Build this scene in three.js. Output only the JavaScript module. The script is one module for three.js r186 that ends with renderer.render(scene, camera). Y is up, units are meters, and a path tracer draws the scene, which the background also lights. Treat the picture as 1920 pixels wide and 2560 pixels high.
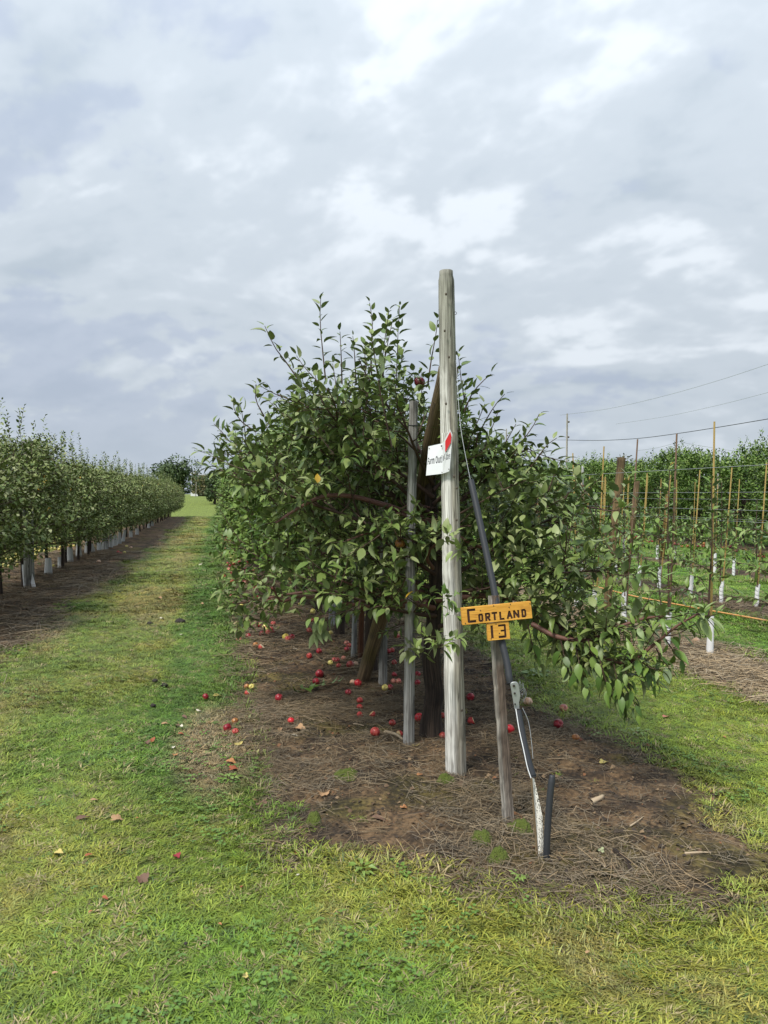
import * as THREE from 'three';
import { mergeGeometries } from 'three/addons/utils/BufferGeometryUtils.js';
import { Brush, Evaluator, SUBTRACTION } from 'three-bvh-csg';

// ------------------------------------------------------------------ camera, sky, sun, exposure
const scene = new THREE.Scene();
const renderer = new THREE.WebGLRenderer({ antialias: true });
renderer.toneMapping = THREE.LinearToneMapping;
renderer.toneMappingExposure = 2.5;
renderer.shadowMap.enabled = true;
const FOCAL = 1923, YAW = Math.atan(0.2158), PITCH = Math.atan(45 / FOCAL);   // the rows run along -z
const camera = new THREE.PerspectiveCamera(2 * Math.atan(1280 / FOCAL) * 180 / Math.PI, 0.75, 0.1, 2500);
camera.position.set(0, 1.6, 0);
camera.rotation.order = 'YXZ';
camera.rotation.set(-PITCH, -YAW, 0);
camera.updateMatrixWorld(true);

const sun = new THREE.DirectionalLight(new THREE.Color(1, 0.95, 0.86), 1.5);
sun.position.set(-27, 58, 17);
sun.target.position.set(2, 0, -8);
sun.castShadow = true;
sun.shadow.radius = 24;
sun.shadow.mapSize.set(2048, 2048);
Object.assign(sun.shadow.camera, { left: -40, right: 40, top: 40, bottom: -40, near: 1, far: 180 });
scene.add(sun, sun.target);

// ------------------------------------------------------------------ random numbers and noise
function mulberry(a) {
  return () => { a |= 0; a = (a + 0x6d2b79f5) | 0; let t = Math.imul(a ^ (a >>> 15), 1 | a); t = (t + Math.imul(t ^ (t >>> 7), 61 | t)) ^ t; return ((t ^ (t >>> 14)) >>> 0) / 4294967296; };
}
const hash2 = (x, y, seed) => {
  let h = Math.imul(x, 374761393) + Math.imul(y, 668265263) + Math.imul(seed, 974634877) | 0;
  h = Math.imul(h ^ (h >>> 13), 1274126177); h ^= h >>> 16;
  return (h >>> 0) / 4294967296;
};
function vnoise(x, y, seed = 0, period = 0) {
  let ix = Math.floor(x), iy = Math.floor(y);
  const fx = x - ix, fy = y - iy, sx = fx * fx * fx * (fx * (fx * 6 - 15) + 10), sy = fy * fy * fy * (fy * (fy * 6 - 15) + 10);
  let jx = ix + 1, jy = iy + 1;
  if (period) { ix = ((ix % period) + period) % period; jx = ((jx % period) + period) % period; iy = ((iy % period) + period) % period; jy = ((jy % period) + period) % period; }
  const a = hash2(ix, iy, seed), b = hash2(jx, iy, seed), c = hash2(ix, jy, seed), d = hash2(jx, jy, seed);
  return (a + (b - a) * sx) * (1 - sy) + (c + (d - c) * sx) * sy;
}
function fbm(x, y, oct = 4, seed = 0, period = 0, gain = 0.5) {
  let s = 0, a = 1, n = 0;
  for (let i = 0; i < oct; i++) { s += a * vnoise(x, y, seed + i * 17, period); n += a; a *= gain; x *= 2; y *= 2; if (period) period *= 2; }
  return s / n;
}
const clamp = (x, a, b) => Math.min(b, Math.max(a, x));
const lerp = (a, b, t) => a + (b - a) * t;
const smooth = (a, b, x) => { const t = clamp((x - a) / (b - a), 0, 1); return t * t * (3 - 2 * t); };
const mix3 = (a, b, t) => [lerp(a[0], b[0], t), lerp(a[1], b[1], t), lerp(a[2], b[2], t)];
const V = (x, y, z) => new THREE.Vector3(x, y, z);

// ------------------------------------------------------------------ sky: a high overcast layer with thinner, brighter and bluer places
{
  const W = 3072, H = 1536, data = new Float32Array(W * H * 4);
  const K = 1 / 2.5;
  const dark = [0.49, 0.565, 0.645], mid = [0.59, 0.66, 0.735], light = [0.78, 0.845, 0.915];
  for (let row = 0; row < H; row++) {
    const up = ((row + 0.5) / H - 0.5) * Math.PI, y = Math.sin(up), c = Math.cos(up);
    const yy = Math.max(y, 0.0), flat = 1 / (yy + 0.34);
    const gain = 0.93 + 0.34 * yy + 0.6 * yy * yy;                            // an overcast sky is brightest overhead
    for (let col = 0; col < W; col++) {
      const i = (row * W + col) * 4;
      if (y < -0.03) { data[i] = 0.16 * K; data[i + 1] = 0.17 * K; data[i + 2] = 0.13 * K; data[i + 3] = 1; continue; }
      const r = ((col + 0.5) / W - 0.5) * 2 * Math.PI, x = Math.cos(r) * c, z = Math.sin(r) * c;
      const px = x * flat * 1.9, pz = z * flat * 1.9;
      const a = px * 0.82 + pz * 0.57, b = -px * 0.57 + pz * 0.82;               // streets of cloud run obliquely
      const wx = fbm(a * 0.7 + 3, b * 0.7, 3, 5) - 0.5, wy = fbm(a * 0.7 - 7, b * 0.7 + 2, 3, 9) - 0.5;
      const big = fbm(a * 0.6 + wx * 1.2, b * 0.95 + wy * 1.2, 4, 21);
      const fine = fbm(a * 1.7 + wx * 1.7, b * 3.0 + wy * 1.9, 6, 33, 0, 0.58);
      const veil = fbm(a * 4.2 + wy * 2, b * 5.2 + wx * 2, 6, 47, 0, 0.6);
      const billow = 1 - Math.abs(2 * fbm(a * 2.4 + wx * 2 + 11, b * 3.4 + wy * 2, 5, 63, 0, 0.55) - 1);
      let v = 0.5 + (big - 0.5) * 0.7 + (fine - 0.5) * 0.85 + (veil - 0.5) * 0.6 + (billow - 0.8) * 0.4;
      const crest = smooth(0.54, 0.72, fine * 0.7 + veil * 0.3) * smooth(0.44, 0.62, big);
      v = clamp(v + crest * 0.24, 0, 1);
      const hole = smooth(0.44, 0.3, big + (veil - 0.5) * 0.6);
      let col3 = v < 0.5 ? mix3(dark, mid, smooth(0.05, 0.5, v)) : mix3(mid, light, smooth(0.5, 1.0, v));
      col3 = mix3(col3, [0.42, 0.49, 0.66], hole * 0.4);
      const near = smooth(0.16, 0.0, yy);
      col3 = mix3(col3, [0.56, 0.63, 0.70], near * 0.6);
      for (let k = 0; k < 3; k++) data[i + k] = col3[k] * gain * K;
      data[i + 3] = 1;
    }
  }
  const sky = new THREE.DataTexture(data, W, H, THREE.RGBAFormat, THREE.FloatType);
  sky.mapping = THREE.EquirectangularReflectionMapping;
  sky.magFilter = sky.minFilter = THREE.LinearFilter;
  sky.wrapS = THREE.RepeatWrapping;
  sky.needsUpdate = true;
  scene.background = sky;
  scene.environment = sky;
}

// ------------------------------------------------------------------ naming, tagging, places
const used = new Map();
function numbered(name) {
  const n = used.get(name) ?? 0;
  used.set(name, n + 1);
  return n ? name + '_' + String(n).padStart(3, '0') : name;
}
function tag(o, label, category, group) {
  o.userData.label = label; o.userData.category = category;
  if (group) o.userData.group = group;
  return o;
}
function thing(name, label, category, pos = [0, 0, 0], group) {
  const o = new THREE.Group();
  o.name = numbered(name);
  o.position.set(...(pos.isVector3 ? pos.toArray() : pos));
  tag(o, label, category, group);
  scene.add(o);
  return o;
}
function part(name, geometry, material, parent) {
  const m = new THREE.Mesh(geometry, material);
  m.name = name; m.castShadow = m.receiveShadow = true;
  parent.add(m);
  return m;
}
function solo(name, geometry, material, label, category, group) {
  const m = part(numbered(name), geometry, material, scene);
  return tag(m, label, category, group);
}
function structure(name, geometry, material) {
  const m = part(numbered(name), geometry, material, scene);
  m.userData.kind = 'structure';
  return m;
}
function copyOf(o, name, label, group) {
  const c = o.clone();
  c.name = numbered(name);
  c.userData = { ...o.userData, label };
  if (group) c.userData.group = group;
  scene.add(c);
  return c;
}
const ORD = ['first', 'second', 'third', 'fourth', 'fifth', 'sixth', 'seventh', 'eighth', 'ninth', 'tenth', 'eleventh', 'twelfth', 'thirteenth', 'fourteenth', 'fifteenth', 'sixteenth', 'seventeenth', 'eighteenth', 'nineteenth', 'twentieth'];

const ground = (x, z) => {                                             // height of the land
  const s = -z;
  return 0.05 * (fbm(x * 0.35 + 9, s * 0.35, 3, 71) - 0.5) * smooth(120, 30, s) + 1.15 * smooth(56, 104, s);
};
const rayTo = (px, py) => V((px - 960) / FOCAL, -(py - 1280) / FOCAL, -1).applyQuaternion(camera.quaternion);
const at = (px, py, d) => camera.position.clone().addScaledVector(rayTo(px, py), d);
function onGround(px, py) {
  const r = rayTo(px, py);
  let h = 0, p;
  for (let i = 0; i < 4; i++) { p = camera.position.clone().addScaledVector(r, (h - camera.position.y) / r.y); h = ground(p.x, p.z); }
  p.y = h;
  return p;
}
const inv = camera.matrixWorldInverse;
const project = (p) => { const q = p.clone().applyMatrix4(inv); return [960 + FOCAL * q.x / -q.z, 1280 - FOCAL * q.y / -q.z, -q.z]; };

// ------------------------------------------------------------------ where the herbicide strips of bare soil lie
const bedOutline = [[600, 1620], [606, 1700], [570, 1735], [556, 1800], [585, 1870], [604, 1960], [655, 2035], [690, 2110], [750, 2160], [925, 2176], [1040, 2221], [1160, 2245], [1273, 2252], [1400, 2262], [1531, 2269], [1680, 2276], [1784, 2266], [1874, 2252], [1990, 2240], [2110, 2215], [2130, 2150], [1985, 2108], [1914, 2090], [1856, 2066], [1809, 2016], [1784, 1980], [1675, 1918], [1603, 1864], [1473, 1806], [1397, 1763], [1325, 1712]]
  .map(([x, y]) => { const p = onGround(x, y); return [p.x, -p.z]; });
bedOutline.unshift([0.12, 12], [0.22, 54]);
bedOutline.reverse();
bedOutline.unshift([2.5, 12]);
bedOutline.unshift([2.4, 54]);
function polygonDistance(x, s, pts) {
  let d = 1e9, inside = false;
  for (let i = 0, j = pts.length - 1; i < pts.length; j = i++) {
    const [ax, ay] = pts[j], [bx, by] = pts[i], ex = bx - ax, ey = by - ay, wx = x - ax, wy = s - ay;
    const t = clamp((wx * ex + wy * ey) / (ex * ex + ey * ey), 0, 1), dx = wx - ex * t, dy = wy - ey * t;
    d = Math.min(d, dx * dx + dy * dy);
    if ((ay > s) !== (by > s) && x < (bx - ax) * (s - ay) / (by - ay) + ax) inside = !inside;
  }
  return (inside ? -1 : 1) * Math.sqrt(d);
}
const wobble = (x, s, seed) => (fbm(x * 1.3, s * 1.3, 3, seed) - 0.5) * 0.34 + (fbm(x * 6, s * 6, 2, seed + 5) - 0.5) * 0.12;
const strips = {
  main: (x, s) => x < -0.8 || x > 4.9 || s < 2 || s > 55.5 ? 0.8 : polygonDistance(x, s, bedOutline) + wobble(x, s, 11),
  left: (x, s) => Math.max(Math.abs(x + 3.3) - 1.28, s - 56) + wobble(x * 0.8, s * 0.55, 13) * 1.7,
  row1: (x, s) => Math.max(Math.abs(x - 4.55) - 0.55, 3 - s, s - 46) + wobble(x, s, 15) * 1.2,
  row2: (x, s) => Math.max(Math.abs(x - 7.15) - 0.5, 4 - s, s - 46) + wobble(x, s, 17),
  row3: (x, s) => Math.max(Math.abs(x - 10.15) - 0.5, 6 - s, s - 46) + wobble(x, s, 19),
  hedge: (x, s) => Math.max(Math.abs(x - 15.4) - 1.3, 8 - s, s - 54) + wobble(x, s, 23),
};
const bare = (x, s) => Math.min(...Object.values(strips).map((f) => f(x, s)));

// the lawn's own colours: lush, yellowish and dry places
function lawnTint(x, s) {
  const n1 = fbm(x * 0.55, s * 0.4, 3, 201), n2 = fbm(x * 1.7 + 4, s * 1.3, 3, 207), n3 = fbm(x * 5, s * 4, 2, 211);
  let c = mix3([0.13, 0.23, 0.02], [0.25, 0.285, 0.04], smooth(0.35, 0.65, n1 * 0.55 + n2 * 0.45));
  let dry = smooth(0.56, 0.74, n2 * 0.6 + n3 * 0.4) * 0.6;
  const alley = smooth(-2.0, -1.4, x) * smooth(-0.35, -0.75, x);
  if (s > 4) dry += alley * smooth(4, 8, s) * (0.22 + 0.45 * smooth(0.42, 0.62, fbm(x * 1.2, s * 0.35, 3, 219)));
  c = mix3(c, [0.27, 0.225, 0.08], clamp(dry, 0, 0.8));
  const lush = smooth(-0.65, -0.3, x) * smooth(0.5, 0.1, x) * smooth(3.2, 5, s);
  c = mix3(c, [0.08, 0.19, 0.025], lush * 0.75);
  if (x > 2.2) {
    const between = smooth(4.9, 5.3, x);
    c = mix3(c, mix3([0.21, 0.285, 0.025], [0.105, 0.25, 0.016], between), 0.72 * smooth(2.2, 2.8, x));
  }
  const edge = strips.left(x, s);
  if (edge < 0.5 && s < 50) c = mix3(c, [0.27, 0.205, 0.115], smooth(0.42, 0.05, edge) * smooth(0.36, 0.6, fbm(x * 0.9, s * 0.7, 3, 225)));
  const q = Math.hypot((x + 0.02) / 0.3, (s - 4.95) / 0.95);                  // the withered fringe left of the bed
  c = mix3(c, [0.31, 0.245, 0.14], smooth(1.15, 0.6, q) * 0.9);
  if (s > 52) c = mix3(c, [0.165, 0.215, 0.036], smooth(52, 60, s));
  return c;
}

// ------------------------------------------------------------------ textures
function dataTexture(n, f, srgb, repeat = 1) {
  const d = new Uint8Array(n * n * 4);
  for (let y = 0; y < n; y++) for (let x = 0; x < n; x++) {
    const v = f(x / n, y / n), i = (y * n + x) * 4;
    if (v.length) { d[i] = clamp(v[0], 0, 1) * 255; d[i + 1] = clamp(v[1], 0, 1) * 255; d[i + 2] = clamp(v[2], 0, 1) * 255; } else d[i] = d[i + 1] = d[i + 2] = clamp(v, 0, 1) * 255;
    d[i + 3] = 255;
  }
  const t = new THREE.DataTexture(d, n, n);
  t.magFilter = t.minFilter = THREE.LinearFilter;
  t.wrapS = t.wrapT = THREE.RepeatWrapping;
  t.repeat.set(repeat, repeat);
  if (srgb) t.colorSpace = THREE.SRGBColorSpace;
  t.needsUpdate = true;
  return t;
}
// uv are metres throughout
const lawnMap = dataTexture(512, (u, v) => {
  const a = fbm(u * 40, v * 40, 3, 301, 40), b = fbm(u * 90, v * 34, 2, 307, 34 * 0 + 90), c = 0.6 + (a - 0.5) * 0.7 + (b - 0.5) * 0.4;
  return [c, c, c * 0.96];
}, true, 0.8);
const lawnBump = dataTexture(512, (u, v) => fbm(u * 64, v * 64, 3, 311, 64), false, 0.8);
const soilMap = dataTexture(1024, (u, v) => {
  const a = fbm(u * 12, v * 12, 5, 321, 12), g = fbm(u * 90, v * 90, 3, 327, 90);
  const c = mix3([0.175, 0.14, 0.1], [0.43, 0.355, 0.26], smooth(0.28, 0.72, a * 0.55 + g * 0.45));
  return c;
}, true, 0.55);
const soilBump = dataTexture(1024, (u, v) => fbm(u * 30, v * 30, 4, 331, 30) * 0.6 + fbm(u * 130, v * 130, 2, 337, 130) * 0.4, false, 0.55);
const woodGrain = (seed, c0, c1, crack) => dataTexture(512, (u, v) => {
  const w = fbm(u * 4, v * 4, 3, seed, 4) * 0.3, s = fbm(u * 150 + w * 5, v * 4, 4, seed + 3, 0, 0.65), t = fbm(u * 10, v * 3, 3, seed + 9, 0), line = Math.abs(fbm(u * 34 + w * 2, v * 0.9, 2, seed + 14) - 0.5);
  const edge = Math.min(u, 1 - u) * 8;                                       // keeps the seam from showing
  let c = mix3(c0, c1, smooth(0.25, 0.75, s * 0.7 + t * 0.3));
  c = mix3(c, crack, smooth(0.028, 0.0, line) * 0.7 * Math.min(1, edge));
  const blot = smooth(0.6, 0.75, fbm(u * 6, v * 6, 4, seed + 20, 6));
  return mix3(c, crack, blot * 0.3);
}, true);
const grainBump = dataTexture(512, (u, v) => { const w = fbm(u * 4, v * 4, 3, 401, 4) * 0.5; return 0.6 * fbm(u * 64 + w * 6, v * 4, 4, 403) + 0.4 * smooth(0.0, 0.05, Math.abs(fbm(u * 22 + w * 4, v * 1.6, 3, 409) - 0.5)); }, false);
const std = (o) => new THREE.MeshStandardMaterial(o);
const M = {
  lawn: std({ map: lawnMap, bumpMap: lawnBump, bumpScale: 0.02, vertexColors: true, roughness: 1 }),
  soil: std({ map: soilMap, bumpMap: soilBump, bumpScale: 0.02, vertexColors: true, roughness: 1 }),
  blade: std({ color: 0xffffff, roughness: 0.62, side: THREE.DoubleSide }),
  straw: std({ color: 0xffffff, roughness: 0.85, side: THREE.DoubleSide }),
  leaf: new THREE.MeshPhysicalMaterial({ vertexColors: true, roughness: 0.44, specularIntensity: 0.75, side: THREE.DoubleSide }),
  leafFar: new THREE.MeshPhysicalMaterial({ vertexColors: true, roughness: 0.6, specularIntensity: 0.55, side: THREE.DoubleSide }),
  twig: std({ color: new THREE.Color(0.075, 0.042, 0.03), roughness: 0.75 }),
  limb: std({ color: new THREE.Color(0.16, 0.075, 0.055), roughness: 0.6, bumpMap: grainBump, bumpScale: 0.002 }),
  bark: std({ map: woodGrain(431, [0.15, 0.12, 0.1], [0.3, 0.25, 0.21], [0.07, 0.05, 0.045]), roughness: 0.95, bumpMap: grainBump, bumpScale: 0.012 }),
  greyPole: std({ map: woodGrain(441, [0.56, 0.55, 0.53], [0.95, 0.95, 0.935], [0.3, 0.29, 0.275]), vertexColors: true, roughness: 0.9, bumpMap: grainBump, bumpScale: 0.004 }),
  brownPole: std({ map: woodGrain(451, [0.34, 0.29, 0.21], [0.55, 0.47, 0.35], [0.17, 0.14, 0.11]), vertexColors: true, roughness: 0.92, bumpMap: grainBump, bumpScale: 0.004 }),
  yellowWood: std({ map: woodGrain(461, [0.80, 0.56, 0.20], [0.90, 0.68, 0.29], [0.62, 0.40, 0.14]), roughness: 0.55, bumpMap: grainBump, bumpScale: 0.0008 }),
  groove: std({ color: new THREE.Color(0.055, 0.02, 0.012), roughness: 0.8 }),
  bamboo: std({ color: new THREE.Color(0.45, 0.31, 0.1), roughness: 0.6 }),
  bambooDark: std({ color: new THREE.Color(0.2, 0.12, 0.075), roughness: 0.6 }),
  bambooNode: std({ color: new THREE.Color(0.24, 0.16, 0.06), roughness: 0.7 }),
  plasticWhite: std({ color: new THREE.Color(0.8, 0.81, 0.82), roughness: 0.5, side: THREE.DoubleSide }),
  guardGrey: std({ color: new THREE.Color(0.46, 0.47, 0.46), roughness: 0.7, side: THREE.DoubleSide }),
  tube: std({ color: new THREE.Color(0.026, 0.029, 0.035), roughness: 0.55, side: THREE.DoubleSide }),
  steel: std({ color: new THREE.Color(0.42, 0.44, 0.44), roughness: 0.5, metalness: 0.6 }),
  wire: std({ color: new THREE.Color(0.35, 0.37, 0.38), roughness: 0.5, metalness: 0.5 }),
  darkWire: std({ color: new THREE.Color(0.03, 0.03, 0.035), roughness: 0.6 }),
  hose: std({ color: new THREE.Color(0.6, 0.3, 0.1), roughness: 0.5 }),
  nail: std({ color: new THREE.Color(0.06, 0.05, 0.045), roughness: 0.6, metalness: 0.4 }),
  knot: std({ color: new THREE.Color(0.1, 0.08, 0.06), roughness: 0.9 }),
};

// ------------------------------------------------------------------ the ground sheet and the soil strips
function sheet(xs, ss, height, tint, keep) {
  const nx = xs.length, ns = ss.length, pos = [], uv = [], col = [], idx = [], ok = new Uint8Array(nx * ns);
  for (let j = 0; j < ns; j++) for (let i = 0; i < nx; i++) {
    const x = xs[i], s = ss[j];
    pos.push(x, height(x, s), -s); uv.push(x, s); col.push(...tint(x, s));
    ok[j * nx + i] = !keep || keep(x, s) ? 1 : 0;
  }
  for (let j = 0; j < ns - 1; j++) for (let i = 0; i < nx - 1; i++) {
    const a = j * nx + i, b = a + 1, c = a + nx, d = c + 1;
    if (ok[a] + ok[b] + ok[c] + ok[d] >= 3 || !keep) idx.push(a, b, c, b, d, c);
  }
  const g = new THREE.BufferGeometry();
  g.setAttribute('position', new THREE.Float32BufferAttribute(pos, 3));
  g.setAttribute('uv', new THREE.Float32BufferAttribute(uv, 2));
  g.setAttribute('color', new THREE.Float32BufferAttribute(col, 3));
  g.setIndex(idx);
  g.computeVertexNormals();
  return g;
}
function steps(a, b, d0, grow) { const r = []; let x = a, d = d0; while (x < b) { r.push(x); x += d; d *= grow; } r.push(b); return r; }
{
  const right = steps(14, 900, 0.3, 1.14), left = steps(8, 900, 0.3, 1.14).map((x) => -x).reverse();
  const xs = [...left, ...Array.from({ length: 170 }, (_, i) => -8 + (i + 1) * 22 / 171), ...right];
  const ss = [...steps(4, 600, 0.3, 1.25).map((x) => -x).reverse(), ...steps(-3.8, 12, 0.12, 1), ...steps(12.1, 1800, 0.16, 1.018)];
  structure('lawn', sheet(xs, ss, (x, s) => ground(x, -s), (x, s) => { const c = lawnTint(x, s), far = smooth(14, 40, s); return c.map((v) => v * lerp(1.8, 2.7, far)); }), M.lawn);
  const soilTint = (x, s) => {
    const n = fbm(x * 2.2, s * 2.2, 3, 501), m = smooth(0.60, 0.72, fbm(x * 1.6 + 30, s * 1.6, 3, 507));
    const k = x < -0.8 ? 1.45 : 1;
    return mix3(mix3([0.72, 0.70, 0.68], [1.18, 1.1, 1.04], smooth(0.3, 0.7, n)), [0.8, 1.02, 0.38], m * 0.7).map((v) => v * k);
  };
  const soil = (name, f, x0, x1, ss2, dx) => {
    const xs2 = []; for (let x = x0; x <= x1; x += dx) xs2.push(x);
    structure(name, sheet(xs2, ss2, (x, s) => {
      const d = f(x, s), inn = smooth(0.02, -0.3, d);
      return ground(x, -s) + 0.006 + inn * (0.012 + 0.05 * (fbm(x * 1.7, s * 1.7, 3, 511) - 0.35)) + inn * 0.045 * (fbm(x * 9, s * 9, 3, 517) - 0.4);
    }, soilTint, (x, s) => f(x, s) < 0.03), M.soil);
  };
  soil('soil_bed', strips.main, -0.6, 4.2, [...steps(2.3, 10, 0.035, 1), ...steps(10.05, 55, 0.06, 1.02)], 0.04);
  soil('soil_bed', strips.left, -5.6, -0.9, steps(4, 54, 0.08, 1.006), 0.09);
  soil('soil_bed', strips.row1, 3.4, 5.7, steps(3, 47, 0.06, 1.012), 0.06);
  soil('soil_bed', strips.row2, 6.1, 8.2, steps(4, 47, 0.1, 1.01), 0.1);
  soil('soil_bed', strips.row3, 9.1, 11.2, steps(6, 47, 0.14, 1.01), 0.14);
  soil('soil_bed', strips.hedge, 13.5, 17.2, steps(8, 55, 0.25, 1.01), 0.25);
}

// ------------------------------------------------------------------ grass and straw
function bladeTuft(rnd, n, wide) {
  const pos = [], idx = [];
  for (let k = 0; k < n; k++) {
    const a = rnd() * Math.PI * 2, lean = 0.35 + rnd() * 0.95, len = 0.55 + rnd() * 0.5, w = wide * (0.7 + rnd() * 0.6), bend = 0.25 + rnd() * 0.7;
    const bx = (rnd() - 0.5) * 0.8, bz = (rnd() - 0.5) * 0.8, cx = Math.cos(a), cz = Math.sin(a), sx = -cz, sz = cx;
    const l1 = lean, l2 = Math.min(1.62, lean + bend), h1 = len * 0.55, h2 = len * 0.5;
    const p1 = [bx + cx * Math.sin(l1) * h1, Math.cos(l1) * h1, bz + cz * Math.sin(l1) * h1];
    const p2 = [p1[0] + cx * Math.sin(l2) * h2, p1[1] + Math.cos(l2) * h2, p1[2] + cz * Math.sin(l2) * h2];
    const b = pos.length / 3;
    pos.push(bx - sx * w, -0.05, bz - sz * w, bx + sx * w, -0.05, bz + sz * w, p1[0] - sx * w * 0.85, p1[1], p1[2] - sz * w * 0.85, p1[0] + sx * w * 0.85, p1[1], p1[2] + sz * w * 0.85, ...p2);
    idx.push(b, b + 1, b + 2, b + 1, b + 3, b + 2, b + 2, b + 3, b + 4);
  }
  const g = new THREE.BufferGeometry();
  g.setAttribute('position', new THREE.Float32BufferAttribute(pos, 3));
  g.setIndex(idx);
  g.computeVertexNormals();
  return g;
}
function scatter(name, geometry, material, list, label, category) {
  const m = new THREE.InstancedMesh(geometry, material, list.length), c = new THREE.Color();
  list.forEach((e, i) => { m.setMatrixAt(i, e.m); m.setColorAt(i, c.setRGB(...e.c)); });
  m.name = numbered(name); m.castShadow = m.receiveShadow = true;
  m.userData.kind = 'stuff';
  tag(m, label, category);
  scene.add(m);
  return m;
}
const quat = new THREE.Quaternion(), eul = new THREE.Euler();
function place(x, y, z, rx, ry, rz, sx, sy = sx, sz = sx) { return new THREE.Matrix4().compose(V(x, y, z), quat.setFromEuler(eul.set(rx, ry, rz, 'YXZ')), V(sx, sy, sz)); }
function inView(p, margin) { const [x, y, d] = project(p); return d > 1.2 && x > -margin && x < 1920 + margin && y < 2560 + margin; }
{
  const rnd = mulberry(77), lists = [[], [], []], long = [];
  const zones = [[1.9, 4.2, 2100, 0.041], [4.2, 7, 1250, 0.047], [7, 12, 560, 0.062], [12, 24, 190, 0.085], [24, 60, 50, 0.13]];
  for (const [d0, d1, density, size] of zones) {
    const half = 0.53 * d1 + 1.4, area = (d1 - d0) * 2 * half, n = Math.round(area * density);
    for (let k = 0; k < n; k++) {
      const d = d0 + (d1 - d0) * rnd(), lx = (rnd() * 2 - 1) * half, c = Math.cos(YAW), s0 = Math.sin(YAW);
      const x = lx * c + d * s0, s = -lx * s0 + d * c;
      if (Math.abs(lx) > 0.53 * d + 1.3 || s < 1 || s > 56) continue;
      if (d > 24 && x > 17) continue;
      const e = bare(x, s), r0 = rnd(), r1 = rnd(), r2 = rnd(), r3 = rnd(), r4 = rnd();
      if (e < 0.02 && !(e > -0.16 && r0 < 0.25) && r0 > 0.012) continue;
      const tint = lawnTint(x, s), rim = smooth(0.3, 0.05, Math.abs(e)) * (x > -0.6 ? 1 : 0.3), tanness = smooth(0.9, 1.25, tint[0] / tint[1]);
      const clump = fbm(x * 3.2, s * 3.2, 2, 611), sz = size * (0.7 + 0.6 * r1) * (0.75 + 0.5 * clump) * (1 + 0.3 * rim * (1 - tanness));
      const v = 0.45 + 0.95 * r2, warm = r3;
      let col = [tint[0] * v * (0.9 + 0.3 * warm), tint[1] * v, tint[2] * v * (1.15 - 0.3 * warm)];
      if (r4 < 0.08) col = [0.32 * v, 0.26 * v, 0.13 * v];
      if (r4 > 0.95) col = [0.09 * v, 0.16 * v, 0.035 * v];
      const comb = (fbm(x * 0.8, s * 0.8, 2, 617) - 0.5) * 9;                 // the mower laid the blades in swirls
      lists[Math.floor(r0 * 977 % 3)].push({ m: place(x, ground(x, -s) + (e < 0 ? 0.01 : 0), -s, 0.1, comb + (r3 - 0.5) * 1.6, 0, sz * 1.2, sz * (0.6 + 0.35 * rim), sz * 1.2), c: col });
    }
  }
  lists.forEach((l, i) => scatter('grass', bladeTuft(mulberry(800 + i), 12, 0.036), M.blade, l, ['short mown grass covering the alleys and the foreground', 'short mown grass mixed with withered blades all over the lawn', 'flattened grass blades all over the lawn'][i], 'grass'));

  // dead stalks and straw on the soil
  const strand = (seed, n, w) => {
    const r = mulberry(seed), pos = [], idx = [];
    for (let k = 0; k < n; k++) {
      const a = r() * 6.283, len = 0.25 + r() * 0.75, cx = (r() - 0.5) * 1.1, cz = (r() - 0.5) * 1.1, dx = Math.cos(a), dz = Math.sin(a), bend = (r() - 0.5) * 0.2, up = r() * 0.13, tilt = (r() - 0.5) * 0.16, ww = w * (0.5 + r());
      let b = pos.length / 3;
      for (let i = 0; i < 4; i++) {
        const t = i / 3 - 0.5, q = (t * t - 0.1) * bend, x = cx + dx * len * t - dz * q, z = cz + dz * len * t + dx * q, y = up + tilt * t + 0.05 * (0.25 - t * t);
        pos.push(x - dz * ww, y + ww * 0.5, z + dx * ww, x + dz * ww, y - ww * 0.3, z - dx * ww);
        if (i) idx.push(b - 2, b, b - 1, b - 1, b, b + 1);
        b += 2;
      }
    }
    const g = new THREE.BufferGeometry();
    g.setAttribute('position', new THREE.Float32BufferAttribute(pos, 3));
    g.setIndex(idx); g.computeVertexNormals();
    return g;
  };
  const straws = [[], []];
  for (const [f, x0, x1, s0, s1, density, size] of [[strips.main, -0.4, 4.6, 2.3, 6.5, 1050, 0.115], [strips.main, -0.3, 3, 6.5, 16, 210, 0.22], [strips.left, -4.8, -1.6, 6, 22, 90, 0.3], [strips.row1, 3.6, 5.5, 4, 14, 420, 0.2], [strips.row2, 6.3, 8, 6, 18, 60, 0.3]]) {
    const n = (x1 - x0) * (s1 - s0) * density;
    for (let k = 0; k < n; k++) {
      const x = lerp(x0, x1, rnd()), s = lerp(s0, s1, rnd()), r0 = rnd(), r1 = rnd(), r2 = rnd(), r3 = rnd();
      const e = f(x, s);
      if (e > 0.05) continue;
      const cover = fbm(x * 1.4 + 8, s * 1.4, 3, 631), pale = fbm(x * 1.1, s * 1.1, 2, 637);
      if (r0 > 0.15 + 1.5 * smooth(0.36, 0.62, cover)) continue;
      const v = (0.3 + 0.95 * r1 * r1 * r1 + 0.36 * pale) * (f === strips.left ? 0.95 : f === strips.row1 ? 1.7 : 1), grey = r2;
      const c = mix3([0.21, 0.148, 0.078], [0.185, 0.155, 0.11], grey);
      const inn = smooth(0.02, -0.3, e), y = ground(x, -s) + 0.008 + inn * (0.012 + 0.05 * (fbm(x * 1.7, s * 1.7, 3, 511) - 0.35)) + inn * 0.045 * (fbm(x * 9, s * 9, 3, 517) - 0.4);
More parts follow.
